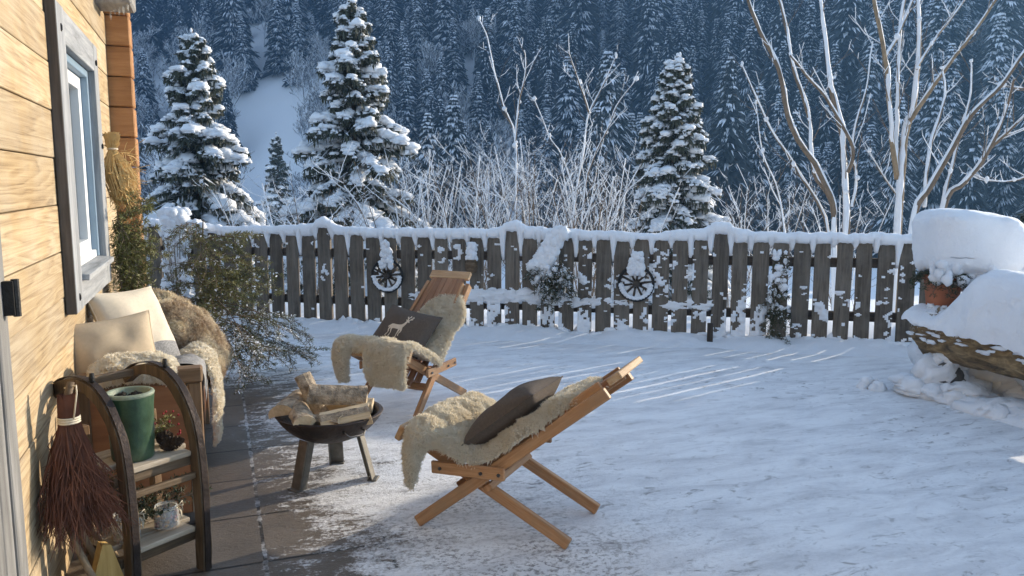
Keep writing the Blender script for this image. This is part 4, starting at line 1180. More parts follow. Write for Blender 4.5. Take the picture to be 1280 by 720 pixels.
# ---------------------------------------------------------------- slatted folding chairs
def chair(Fp, bd, top, rear, front, label, Wd=.5):
    b_ = V((bd[0], bd[1], 0)).normalized(); w_ = V((-b_.y, b_.x, 0))
    m4 = Matrix(((b_.x, w_.x, 0, Fp[0]), (b_.y, w_.y, 0, Fp[1]), (0, 0, 1, 0), (0, 0, 0, 1)))
    t = thing('slatted_chair', label, 'chair', mat=m4, group='low slatted wooden chairs')
    A = V((top[0], 0, top[1])); Ad = A.normalized(); An = V((-Ad.z, 0, Ad.x))            # back line from the front foot
    C0, C1 = V((rear, 0, .02)), V((front[0], 0, front[1])); Cd = (C1 - C0).normalized(); Cn = V((-Cd.z, 0, Cd.x)); Cn = Cn if Cn.z > 0 else -Cn
    LA = A.length
    def at_(s, f, n=0):                                  # the back fans in towards its top
        k_ = s / LA; return Ad * s + An * n + V((0, (f * Wd) * (1 - k_) + (.03 + .33 * f) * k_, 0))
    for w in (.0, Wd):
        y = V((0, w, 0))
        bar('back_rail', at_(.03, w / Wd), at_(LA - .07, w / Wd), .030, .054, 'chair_wood', t, up=tuple(An))
        s = .026 if w == 0 else -.026
        bar('back_side_board', at_(.44, w / Wd, .026) + V((0, s, 0)), at_(LA - .085, w / Wd, .026) + V((0, s, 0)), .019, .064, 'chair_wood', t, up=tuple(An))
        bar('rear_leg', C0 + y + V((0, s * 1.9, 0)), C1 + y + V((0, s * 1.9, 0)), .030, .052, 'chair_wood', t, up=tuple(Cn))
        bar('seat_side', V((.115, w - s * 1.05, .300)), V((.47, w - s * 1.05, .315)), .018, .056, 'chair_wood', t)
        q = MB()
        for (u, z) in ((.36, .307), (.445, .312), (.16, .300)): q.tube([V((u, w - s * 1.42, z)), V((u, w - s * 1.62, z))], .008, 10)
        q.build('bolt', 'bolt', t)
    n = 6
    for i in range(n):
        f_ = .17 + .66 * i / (n - 1)
        lo = .23 if i % 2 else .27; hi = LA - .045
        bar('back_slat', at_(lo, f_, .034), at_(hi, f_, .034), .046, .022, 'slat_wood', t, up=tuple(An))
    Cl = (C1 - C0).length
    for i in range(n - 1):
        w = .085 + (Wd - .17) * i / (n - 2)
        bar('seat_slat', C0 + Cd * (Cl * .50) + V((0, w + .006, 0)) + Cn * .038, C1 + V((0, w + .006, 0)) + Cn * .038, .056, .018, 'slat_wood', t, up=tuple(Cn))
    bar('front_beam', C1 + Cd * .016 + V((0, -.02, 0)) + Cn * .01, C1 + Cd * .016 + V((0, Wd + .02, 0)) + Cn * .01, .03, .075, 'pale_end', t, up=tuple(Cn))
    bar('top_beam', Ad * (LA - .012) + V((0, .028, 0)) + An * .030, Ad * (LA - .012) + V((0, .362, 0)) + An * .030, .066, .030, 'pale_end', t, up=tuple(An))
    bar('cross_beam', Ad * .42 + V((0, .02, 0)) - An * .052, Ad * .42 + V((0, Wd - .02, 0)) - An * .052, .05, .032, 'chair_wood', t, up=tuple(An))
    bar('cross_beam', Ad * .26 + V((0, .018, 0)) - An * .002, Ad * .26 + V((0, Wd - .018, 0)) - An * .002, .05, .024, 'chair_wood', t, up=tuple(An))
    return m4, Ad, An
c2, A2, N2 = chair((.788, 3.428), (.718, -.695), (.955, .750), .735, (-.045, .412), 'low slatted wooden chair seen from the side, nearest to the camera, leaning far back')
c1, A1, N1 = chair((1.156, 4.959), (.743, .669), (.80, .863), .715, (-.05, .43), 'low slatted wooden chair facing the fire bowl, standing closer to the fence')
def drape(path, hw, cen, drop):
    """hide laid over a chair: path of (u, z) from front to top; where it is wider than the seat it falls over the side"""
    P = [(u, 0, z) for u, z in path]
    def s(a, b):
        p = catmull(P, a); w = cen(a) + b * hw(a); z = p.z
        for lim, sg in ((-.03, -1), (.53, 1)):
            over = (w - lim) * sg
            if over > 0:
                k = drop(a); w = lim + sg * (over * (1 - k) + .035 * (1 - math.exp(-over * 20)) * k); z -= over * k
        return V((p.x, w, z))
    return s
f2 = drape([(.035, .40), (.055, .445), (.10, .445), (.22, .375), (.33, .335), (.43, .39), (.55, .48), (.68, .58), (.79, .66)],
           lambda a: .30 - .05 * smooth(.35, .6, a) - .09 * smooth(.75, 1, a) + .11 * (1 - smooth(.05, .30, a)),
           lambda a: .25 - .10 * (1 - smooth(.1, .35, a)) - .04 * smooth(.5, 1, a), lambda a: .95 - .55 * smooth(.3, .5, a))
fleece('sheepskin', 'cream sheepskin over the nearer chair, bunched at the seat front', f2, 'fur_cream', 85000, .023, c2, .052, .022, None, .6)
f1 = drape([(-.075, .24), (-.10, .36), (-.075, .465), (.0, .475), (.12, .42), (.26, .35), (.36, .42), (.48, .545), (.595, .66), (.665, .735)],
           lambda a: .29 - .10 * smooth(.5, .8, a) - .09 * smooth(.8, 1, a),
           lambda a: .25 + .03 * (1 - smooth(.2, .5, a)) - .13 * smooth(.5, .9, a), lambda a: .9)
def f1b(a, b):
    # the front edge hangs in two lobes, the board shows between them
    k = smooth(-.05, .12, b) * (1 - smooth(.50, .68, b)); lo = .20 * k
    return f1(lo + (1 - lo) * a, b)
fleece('sheepskin', 'cream sheepskin over the chair by the fence, hanging down at the seat front', f1b, 'fur_cream', 70000, .022, c1, .044, .020, None, .6)
# cushions
def chair_pillow(m4, Ad, An, s, lift, w, size, roll, label, deer=False, seed=1):
    c = Ad * s + V((0, w, 0)) + An * lift
    m = m4 @ frame(c, An, Ad, roll)
    o, Z = pillow('pillow', label, size[0], size[1], .15, m, ['pillow_brown'], 0, .012, seed)
    if deer:
        b = MB()
        def stroke(P, wid, k=26):
            prev = None
            for i in range(k + 1):
                a = i / k; p = catmull([(*q, 0) for q in P], a); d = (catmull([(*q, 0) for q in P], min(1, a + .03)) - catmull([(*q, 0) for q in P], max(0, a - .03)))
                d = d.normalized() if d.length > 1e-9 else V((1, 0, 0)); nn = V((-d.y, d.x, 0))
                f = a * (len(wid) - 1); j = min(len(wid) - 2, int(f)); ww = wid[j] + (wid[j + 1] - wid[j]) * (f - j)
                row = []
                for q in range(-3, 4):
                    pp = (p + nn * ww * q / 3) * .0155 + V((0, -.012, 0)); row.append((pp.x, pp.y, Z(pp.x, pp.y, 1) + .0028))
                if prev: b.add(prev + row, [(q, q + 1, q + 8, q + 7) for q in range(6)])
                prev = row
        # a standing stag looking to the right
        stroke([(-4.6, -.6), (-3.6, .1), (-1.5, .35), (.6, .6), (1.9, 1.5)], [.5, 1.25, 1.1, 1.25, .85])
        stroke([(1.5, 1.1), (2.3, 2.3), (2.7, 3.4), (2.9, 4.1)], [1.0, .72, .55, .5])
        stroke([(2.6, 4.1), (3.4, 4.1), (4.3, 3.7)], [.55, .5, .22])
        stroke([(2.7, 4.2), (2.1, 4.7), (1.7, 4.8)], [.3, .25, .05])
        for P in ([(-3.9, .1), (-4.5, -1.6), (-4.1, -3.0), (-4.9, -4.9)], [(-3.2, -.2), (-3.0, -1.8), (-2.5, -3.0), (-3.0, -5.0)],
                  [(1.2, .3), (1.3, -1.8), (1.2, -3.2), (1.3, -5.0)], [(1.8, .5), (2.6, -1.4), (2.2, -2.8), (2.5, -3.9)]): stroke(P, [.65, .38, .2, .24])
        stroke([(-4.6, .2), (-5.2, -.3), (-5.3, -.9)], [.3, .3, .05], 8)
        for P in ([(2.9, 4.4), (2.5, 5.6), (3.0, 6.9), (2.7, 7.5)], [(3.1, 4.4), (3.9, 5.4), (4.4, 6.6), (4.2, 7.3)], [(2.6, 5.5), (1.9, 6.2), (1.8, 6.7)],
                  [(2.9, 6.4), (3.3, 7.2)], [(3.7, 5.2), (4.6, 5.5), (5.0, 5.9)], [(4.3, 6.2), (4.9, 6.9)]): stroke(P, [.30, .26, .18], 10)
        b.build('deer_print', 'deer', o, True)
chair_pillow(c2, A2, N2, .64, .165, .22, (.42, .42), .06, 'dark brown cushion leaning on the sheepskin of the nearer chair', False, 2)
chair_pillow(c1, A1, N1, .585, .135, .285, (.46, .37), -.16, 'dark brown cushion with a cream deer print on the chair by the fence', True, 5)

# ---------------------------------------------------------------- log trough with snow, flower pot, snowed-in stone
def log_trough():
    LX = 5.06; t = thing('log_trough', 'rough brown log under a deep mound of snow at the right terrace edge', 'log', (LX, 4.70, 0))
    b = MB()
    def bark(u, v):
        a = 2 * math.pi * v; y = -.16 - 2.9 * u; e = 1 - .25 * (1 - smooth(0, .03, u)) 
        r = (.200 + .03 * noise.noise(V((y * 2.2, math.cos(a) * 1.2, math.sin(a) * 1.2))) + .022 * noise.noise(V((y * 9, math.cos(a) * 5, math.sin(a) * 5)))) * e
        return V((r * math.cos(a) * 1.12, y, .445 - .045 * u + r * math.sin(a)))
    b.grid(bark, 90, 44); b.add([tuple(bark(0, k / 44)) for k in range(44)], [tuple(range(44))]); b.build('trunk', 'log_bark', t, True)
    for y in (-1.6, -2.6):
        s = MB(); s.tube([V((-.1, y, .10)), V((.2, y, .10))], .12, 12, 0, True, 1, .2); s.build('support', 'bark', t, True)
    # the snow: section by section along the log, ragged lower edge on the terrace side
    b = MB()
    def mound(u, v):
        y = -.12 - 2.9 * u
        top = .60 + .34 * smooth(.34, .72, -y) + .38 * smooth(1.05, 1.5, -y) + .05 * noise.noise(V((y * 2, 0, 1)))  # made higher beyond the view so the mound shades the terrace
        lowl = .525 + .05 * noise.noise(V((y * 3.2, 1, 1))) + .035 * noise.noise(V((y * 11, 1, 1))) - .07 * smooth(.2, 1.3, -y)
        hw = .235 + .035 * noise.noise(V((y * 1.7, 4, 1))) + .03 * smooth(.3, .9, -y)
        a = math.pi * v; ex = .75
        x = -hw * math.copysign(abs(math.cos(a)) ** ex, math.cos(a)); s_ = math.sin(a) ** .8
        low = lowl if v < .5 else .40
        z = low + (top - low) * s_
        if u == 0: x *= .8
        q = .022 * noise.noise(V((x * 9, y * 9, z * 9))) + .010 * noise.noise(V((x * 24, y * 24, z * 24))) + .03 * noise.noise(V((x * 3, y * 3, z * 3)))
        return V((x + q, y, z + q))
    b.grid(mound, 190, 64); b.build('snow_mound', 'snow', t, True)
    b = MB()
    for i in range(70):                       # clods of snow clinging to the bark
        y = U(-1.5, -.2); a = U(1.85, 3.4); r = .215
        b.blob((r * math.cos(a) * 1.1, y, .445 + r * math.sin(a)), (U(.006, .016), U(.015, .05), U(.006, .016)), 9, 5, 0, 1.0, 4)
    tag(b.build('snow_clods', 'snow', t, True), kind='stuff')
log_trough()
def flower_pot():
    p = at(1178, 366, 5.93); p.z = .560
    t = thing('flower_pot', 'terracotta flower pot under a huge rounded block of snow on the log', 'flower pot', p)
    b = MB(); b.lathe([(0, 0), (.095, 0), (.115, .15), (.130, .27), (.145, .272), (.147, .31), (.132, .312), (.125, .26), (0, .25)], (0, 0, 0), 36); b.build('pot', 'terracotta', t, True)
    b = MB()
    for i in range(60): a = U(0, 6.28); d = V((math.cos(a), math.sin(a), U(-.9, .4))); spray(b, V((.09 * d.x, .09 * d.y, .32)), d, U(.10, .17), 0, .022, .003, 3, .3)
    b.build('foliage', ['sprig_dark', 'bark', 'snow'], t)
    b = MB(); cx = RT * .185 + V((sy, cy, 0)) * .03
    def cap(u, v):
        th = (u - .5) * math.pi; ph = 2 * math.pi * v; n1, n2 = .42, .62
        f = lambda w, m: math.copysign(abs(w) ** m, w)
        d = RT * (f(math.cos(th), n1) * f(math.cos(ph), n2) * .352) + V((sy, cy, 0)) * (f(math.cos(th), n1) * f(math.sin(ph), n2) * .29)
        z = f(math.sin(th), n1) * .235
        # the block leans: higher and fuller on the left, ragged below
        z = z - .10 * (d.dot(RT) - .0) * (1 if z > 0 else .2)
        q = 1 + .07 * noise.noise(V((d.x * 3, d.y * 3, z * 4))) + .03 * noise.noise(V((d.x * 12, d.y * 12, z * 12))) + .012 * noise.noise(V((d.x * 34, d.y * 34, z * 34)))
        k = .05 * noise.noise(V((d.x * 8, d.y * 8, 2))) if z < -.1 else 0
        return cx + V((d.x * q, d.y * q, z * q + .545 + k))
    b.grid(cap, 70, 110)
    for i in range(46): 
        s = U(-.34, .10); b.blob(cx + RT * s - V((sy, cy, 0)) * U(.12, .27) + V((0, 0, .33 + U(-.06, .06) + .12 * max(0, -s - .2))), (U(.02, .055),) * 2 + (U(.03, .06),), 9, 6, 0, .4, 3)
    for i in range(30): 
        b.blob(cx + RT * U(-.02, .36) - V((sy, cy, 0)) * U(-.1, .25) + V((0, 0, .28 + U(-.1, .05))), (U(.06, .10),) * 2 + (U(.08, .13),), 10, 6, 0, .3, 3)
    b.build('snow_cap', 'snow', t, True)
flower_pot()
def snowed_stone():
    p = V((4.98, 4.30, 0)); t = thing('snowed_stone', 'round dark stone half buried in snow on the ground beneath the log end', 'stone', p)
    b = MB(); b.blob((0, 0, .12), (.15, .13, .15), 20, 12, 0, .25, 3); b.build('stone', 'stone', t, True)
    b = MB(); b.blob((-.02, .02, .12), (.19, .15, .19), 24, 14, 0, .45, 4)
    for i in range(50): a = U(0, 6.28); r = U(.12, .26); b.blob((r * math.cos(a), r * math.sin(a), U(0, .10)), (U(.06, .13),) * 2 + (U(.03, .06),), 12, 6, 0, .7, 3)
    for i in range(24): b.blob((U(-.12, .14), U(-.1, .1), U(.20, .30)), (U(.04, .08),) * 2 + (.04,), 9, 5, 0, .5, 3)
    b.build('snow_cover', 'snow', t, True)
    b = MB()
    for i in range(90): b.blob((4.93 + U(-.10, .16), U(2.6, 4.10), U(-.03, .03)), (U(.08, .2), U(.08, .2), U(.05, .09)), 12, 6, 0, .6, 3)
    for i in range(80): b.blob((5.42 + U(-.08, .12), U(1.7, 4.75), U(.0, .22)), (U(.12, .2), U(.12, .25), U(.1, .16)), 12, 7, 0, .5, 3)  # bank added behind the log to stop sun passing beneath it
    o = b.build('snow_ridge', 'snow', None, True); tag(o, kind='structure')
    b = MB(); 
    for i in range(10): b.blob((4.62 + U(-.07, .07), 4.62 + U(-.07, .07), U(.0, .05)), (U(.03, .06),) * 2 + (.04,), 9, 5, 0, .5, 3)
    o = b.build('snow_clod', 'snow', None, True); tag(o, 'small bright clod of snow lying on the terrace left of the snowed-in stone', 'snow clod')
snowed_stone()

# ---------------------------------------------------------------- trees
def snow_line(mb, pts, rad, mi):
    # snow lies on the upper side of sloping wood, and clings to the windward side of upright wood
    P = []; r2 = []
    for i, p in enumerate(pts):
        d = (pts[min(i + 1, len(pts) - 1)] - pts[max(i - 1, 0)]).normalized()
        up_ = V((0, 0, 1)) - d * d.z
        up_ = (up_ if up_.length > .25 else up_ + V((-.5, -.35, 0))).normalized()
        P.append(p + up_ * rad[i] * .75); r2.append((rad[i] * .8 + .003) * (1 + .5 * noise.noise(p * 7)))
    mb.tube(P, r2, 5, mi, True)
def twigs(mb, pts, r, n, L, depth, wood_mi, snow_mi, snow, up=.5, t0=.25, wide=.8):
    for i in range(n):
        t = t0 + (1 - t0) * (i + R()) / n; f = t * (len(pts) - 1); k = min(len(pts) - 2, int(f))
        p = pts[k].lerp(pts[k + 1], f - k); d = (pts[k + 1] - pts[k]).normalized()
        o = V((U(-1, 1), U(-1, 1), U(-.3, 1) * up)).normalized()
        dd = (d * .8 + o * wide).normalized(); ln = L * U(.5, 1.2) * (1.15 - .6 * t)
        m = p + dd * ln * .5 + V((U(-1, 1), U(-1, 1), U(-.5, 1))) * ln * .06; e = p + dd * ln + V((0, 0, .12 * ln))
        rr = r * (1 - .5 * t)
        P = [p, m, e]; rd = [rr, rr * .75, rr * .35]
        mb.tube(P, rd, 3, wood_mi, False)
        if R() < snow: snow_line(mb, P, [x * 1.1 for x in rd], snow_mi)
        if depth: twigs(mb, P, rr * .62, max(2, int(n * .55)), ln * .55, depth - 1, wood_mi, snow_mi, snow * .9, up, .3, wide)
def px_line(pts, D, dD=0):
    n = len(pts); return [at(x, y, D + dD * i / max(1, n - 1)) for i, (x, y) in enumerate(pts)]
def smooth_line(P, k=5):
    n = (len(P) - 1) * k; return [catmull(P, i / n) for i in range(n + 1)]
ZB = lambda L: [(880 + x / 2.3225, y / 2.3225) for x, y in L]
ZA = lambda L: [(520 + x / 2.4, y / 2.4) for x, y in L]
def bare_tree(name, label, cat, stems, D, twn=9, twl=.9, snow=.85, bark='bark', group=None, depth=1, twr=.009, foot=None):
    """stems: (points, depth offset, start radius, end radius); the first ones are carried down to the ground"""
    rootp = at(*stems[0][0][0], D); gz_ = terrain(rootp.x, rootp.y)
    t = thing(name, label, cat, (rootp.x, rootp.y, gz_)); o3 = V((rootp.x, rootp.y, gz_))
    tr, cr = MB(), MB()
    for pts, dD, r0, r1, ground in stems:
        P = [p - o3 for p in px_line(pts, D + (dD[0] if isinstance(dD, tuple) else 0), dD[1] if isinstance(dD, tuple) else dD)]
        if ground: P = [V((P[0].x * .45, P[0].y * .45, -.15))] + P
        S = smooth_line(P); n = len(S); rd = [r0 + (r1 - r0) * (i / (n - 1)) for i in range(n)]
        for i in range(1, n - 1): S[i] += V((noise.noise(S[i] * 3), noise.noise(S[i] * 3 + V((5, 0, 0))), 0)) * .02
        rd = [x * .84 for x in rd]; tr.tube(S, rd, 7, 0, True, 1, .15)
        if snow: snow_line(tr, S, [x * 1.0 for x in rd], 1)
        twigs(cr, S, twr, twn, twl, depth, 0, 1, snow * .75, .6, .2 if not ground else .35)
    for i in range(14 * len(stems) // 4):            # pads of snow in the forks
        pts, dD, r0, r1, ground = random.choice(stems); q = random.choice(px_line(pts, D)) - o3
        tr.blob(q + V((0, 0, .02)), (U(.02, .045), U(.02, .045), U(.02, .05)), 7, 5, 1, .4, 3)
    tr.build('trunk', [bark, 'tree_snow'], t, True); cr.build('crown', ['twig', 'tree_snow'], t)
bare_tree('bare_tree', 'leafless many stemmed tree with snow lined limbs, left one behind the right fence half', 'tree', [
    (ZB([(412, 690), (412, 560), (400, 400), (370, 250), (350, 90), (332, -40)]), .4, .075, .030, True),
    (ZB([(380, 690), (355, 540), (255, 370), (215, 200), (160, 90), (118, -40)]), -.6, .055, .022, True),
    (ZB([(378, 640), (320, 500), (305, 350), (260, 200), (235, 60), (200, -40)]), .5, .045, .018, True),
    (ZB([(418, 500), (432, 430), (370, 310), (310, 235), (250, 160)]), -.5, .034, .014, False),
    (ZB([(365, 690), (260, 480), (180, 350), (110, 190)]), .9, .032, .010, True),
    (ZB([(430, 600), (445, 520), (430, 420), (470, 260), (490, 120)]), .3, .03, .010, False),
    (ZB([(235, 690), (215, 560), (170, 440), (150, 300)]), .6, .018, .006, False)], 12.0, 6, .7, .6)
bare_tree('bare_tree', 'leafless tree with a straight tan trunk forking into upright snowy limbs behind the fence', 'tree', [
    (ZB([(562, 670), (575, 480), (590, 360), (602, 328), (622, 200), (625, 60), (620, -40)]), .2, .085, .03, True),
    (ZB([(560, 520), (545, 400), (530, 200), (510, 90), (484, -30)]), -.5, .05, .028, False),
    (ZB([(556, 480), (560, 350), (565, 200), (572, 60), (590, -30)]), .3, .045, .024, False),
    (ZB([(530, 160), (560, 110), (590, 40), (620, -30)]), .3, .03, .02, False),
    (ZB([(597, 350), (640, 290), (700, 200), (780, 100), (860, -20)]), -.8, .042, .018, False),
    (ZB([(575, 590), (520, 510), (480, 440)]), .4, .018, .006, False),
    (ZB([(618, 200), (660, 130), (720, 50), (770, -20)]), .5, .024, .012, False)], 12.6, 7, .7, .55, 'bark_tan')
bare_tree('bare_tree', 'leaning snow lined limbs of a leafless tree rising right above the snowy flower pot', 'tree', [
    (ZB([(605, 660), (660, 540), (740, 400), (780, 330), (860, 250), (950, 130)]), -.6, .055, .022, True),
    (ZB([(640, 600), (650, 480), (665, 390), (700, 280), (690, 200)]), .4, .038, .012, False),
    (ZB([(685, 620), (715, 500), (740, 400), (770, 290), (775, 180)]), .5, .038, .012, True),
    (ZB([(690, 620), (760, 530), (830, 430), (880, 310), (900, 230)]), -.4, .050, .016, True),
    (ZB([(830, 430), (880, 385), (950, 320)]), -.3, .03, .016, False),
    (ZB([(960, 500), (900, 525), (820, 525)]), .2, .022, .006, False),
    (ZB([(975, 270), (930, 258), (870, 250)]), .2, .03, .008, False)], 11.6, 7, .7, .65)
bare_tree('young_birch', 'thin bare sapling with two upright stems beyond the middle of the fence', 'sapling', [
    (ZA([(300, 660), (300, 430), (265, 330), (240, 230), (215, 120), (190, 60)]), .3, .026, .007, True),
    (ZA([(296, 440), (310, 310), (330, 210), (325, 150)]), -.2, .018, .006, False)], 12.5, 9, .45, .6, 'twig', None, 1, .006)
bare_tree('young_birch', 'spreading bare sapling of several thin stems left of the third spruce', 'sapling', [
    (ZA([(470, 690), (500, 480), (520, 340), (555, 270), (600, 170)]), .4, .026, .007, True),
    (ZA([(520, 340), (490, 250), (455, 150)]), -.3, .018, .006, False),
    (ZA([(500, 640), (530, 480), (570, 400), (600, 320), (660, 240)]), -.3, .02, .006, True),
    (ZA([(480, 660), (440, 480), (400, 410), (355, 300)]), .4, .02, .006, True)], 12.8, 9, .5, .6, 'twig', None, 1, .006)

def spruce_parts(h, rb, seed, snow=1.0, dens=7, droop=.5, gap=.0):
    rs = random.Random(seed); tr, cr = MB(), MB(); u = rs.uniform
    tr.tube([V((0, 0, -.3)), V((.02, 0, h * .4)), V((.0, .02, h * .8)), V((0, 0, h))], [.018 * h, .013 * h, .006 * h, .002 * h], 8)
    nb = int(dens * 21); ga = 2.39996
    sect = [u(.86, 1.10) for _ in range(9)]               # fuller and thinner sides
    for i in range(nb):
        fz = (i + u(-.5, .5)) / nb; z = h * (.06 + .915 * max(0, fz) ** .92); f = max(.012, 1 - z / h)
        if rs.random() < gap: continue
        a = i * ga + u(-.45, .45); tier = 1 + .17 * math.sin(z * 7.5 / (.22 * h) + seed)
        L = min(rb * f ** .82 * tier * u(.68, 1.14) * sect[int((a % 6.283) / .6982) % 9], 1.12 * rb * f ** .82) + .05
        d = V((math.cos(a), math.sin(a), 0)); sd = V((-d.y, d.x, 0))
        rise = .60 * (1 - f) ** 2 + u(.02, .22); dr = droop * (.45 + .65 * f) * u(.7, 1.3)
        bend = u(-.12, .12) * L
        P = [V((0, 0, z)) + d * L * t + sd * bend * t * t + V((0, 0, L * (rise * t - dr * t * t + .14 * max(0, t - .75)))) for t in (0, .2, .4, .6, .8, 1)]
        tr.tube(P[:5], [.012 * L + .004, .011 * L, .009 * L, .006 * L, .003], 4, 0, False)
        load = rs.random() < snow; heavy = u(.6, 1.5)
        for s in range(1, 13):
            t = s / 12; q = catmull(P, t); ln = (.46 * L * (1.06 - t) ** .7 + .06) * u(.6, 1.25)
            for sg in (-1, 1):
                fw = (d * u(.5, 1.2) + sd * sg * u(.6, 1.1) + V((0, 0, u(-.45, .05)))).normalized()
                e = q + fw * ln; e.z -= .30 * ln
                m = q.lerp(e, .5) + V((0, 0, .07 * ln))
                for (x0, x1) in ((q, m), (m, e)):
                    for _ in range(3):
                        o = V((u(-1, 1), u(-1, 1), u(-1, .25))).normalized()
                        tip = x1 + o * u(.03, .08) + fw * .02
                        cr.blade(x0, tip, u(.013, .026) + .010 * L, V((-fw.y, fw.x, u(-.7, .7))).normalized(), 0)
                    for _ in range(2 if rs.random() < .6 else 1):          # hanging twigs
                        c = x0.lerp(x1, rs.random()); cr.blade(c, c + V((u(-.05, .05), u(-.05, .05), -u(.07, .20))), u(.010, .024), V((u(-1, 1), u(-1, 1), 0)).normalized(), 0)
                if load and t > .2 and rs.random() < .85:
                    # a finger of snow along the twig: two or three small lumps
                    for w in range(rs.choice((1, 2, 2, 3))):
                        c = q.lerp(e, u(.15, .95)); rr = (.020 + .026 * L ** .5 * heavy) * u(.6, 1.4)
                        cr.blob(c + V((0, 0, .012)), (rr * u(.9, 1.5), rr * u(.9, 1.5), rr * u(.55, .9)), 6, 3, 1, .6, 3, -.4)
                if rs.random() < .8 * snow:
                    cr.blade(q + V((0, 0, .035)), e + V((0, 0, .03)), .016 + .012 * L, V((-fw.y, fw.x, u(-.3, .3))), 1)
                if rs.random() < .35 * snow:
                    o = V((u(-1, 1), u(-1, 1), u(-.6, .6))).normalized(); cr.blade(m + V((0, 0, .02)), m + o * u(.04, .1), .010, V((-fw.y, fw.x, .2)), 1)
        if load:
            st = max(3, int(L / .085))
            for s in range(st):
                t = .28 + .72 * (s + u(.2, .8)) / st; q = catmull(P, t) + sd * u(-.06, .06) * L
                rr = (.034 + .072 * L ** .8) * heavy * (1.15 - .4 * abs(t - .72)) * u(.55, 1.2)
                cr.blob(q + V((0, 0, .02 + rr * .1)), (rr * u(1.0, 1.45), rr * u(1.0, 1.45), rr * u(.55, .8)), 8, 4, 1, .6, 3.0, -.45)
    for i in range(14):
        cr.blob((u(-.05, .05), u(-.05, .05), h * (.93 + .075 * rs.random())), (u(.02, .035),) * 2 + (u(.03, .05),), 7, 4, 1, .6, 3)
    return tr, cr
def spruce(label, px, top_y, D, rb, seed, snow, dens=7, droop=.5, gap=0, group=None):
    p = at(px, top_y, D); g = terrain(p.x, p.y); h = p.z - g
    t = thing('spruce_tree', label, 'spruce tree', (p.x, p.y, g)); tr, cr = spruce_parts(h, rb, seed, snow, dens, droop, gap)
    tr.build('trunk', 'bark', t, True); cr.build('crown', ['needles', 'tree_snow'], t, True)
spruce('snowy spruce with drooping boughs, left one beyond the fence next to the house', 240, 36, 16.0, 1.75, 11, .85, 8, .66)
spruce('tallest snow laden spruce with white boughs behind the left half of the fence', 437, -2, 15.0, 1.92, 12, 1.0, 7, .62, .04)
spruce('shorter full snowy spruce behind the right half of the fence', 846, 70, 16.5, 1.60, 13, 1.0, 9, .58)
spruce('unseen small snowy spruce right of the log, added to shade the terrace', 1372, 182, 8.45, 1.05, 15, .7, 8, .5)  # outside the camera view, put in to shade the right foreground
spruce('small slender blue shaded spruce between the two left big spruces', 345, 166, 45, 1.9, 14, .6, 6, .6)

def shrub(px, top_y, D, seed):
    random.seed(seed); p = at(px, top_y, D); g = terrain(p.x, p.y); h = p.z - g
    t = thing('bare_shrub', 'tangled leafless shrub dusted with sunlit snow beyond the fence', 'shrub', (p.x, p.y, g), 0, 'snow dusted shrubs beyond the fence')
    st, cr = MB(), MB()
    for i in range(9):
        a = U(0, 6.28); sp_ = U(.1, .55) * h * .62
        P = [V((U(-.15, .15), U(-.15, .15), -.1)), V((sp_ * .35 * math.cos(a), sp_ * .35 * math.sin(a), h * .35)), V((sp_ * .8 * math.cos(a), sp_ * .8 * math.sin(a), h * U(.6, .8))), V((sp_ * 1.2 * math.cos(a), sp_ * 1.2 * math.sin(a), h * U(.8, 1.05)))]
        S = smooth_line(P, 3); st.tube(S, [.013 - .009 * k / (len(S) - 1) for k in range(len(S))], 4, 0, False)
        R() < .6 and snow_line(st, S[3:], [.009] * len(S[3:]), 1)
        twigs(cr, S, .0056, 9, h * .27, 2, 0, 1, .30, .55, .25, 1.1)
    st.build('stems', ['twig', 'tree_snow'], t, True); cr.build('crown', ['twig', 'tree_snow'], t)
for i, (x, y, D) in enumerate([(508, 212, 13.0), (548, 222, 14.4), (585, 205, 12.6), (622, 222, 13.4), (664, 200, 12.2), (700, 214, 13.6), (738, 206, 12.6), (772, 226, 14.0),
                               (530, 190, 17), (680, 180, 17.5), (605, 188, 18.5), (760, 196, 18), (330, 236, 15), (385, 238, 13), (920, 238, 14), (965, 232, 16), (1060, 240, 16)]): shrub(x, y, D, 100 + i)
random.seed(77)

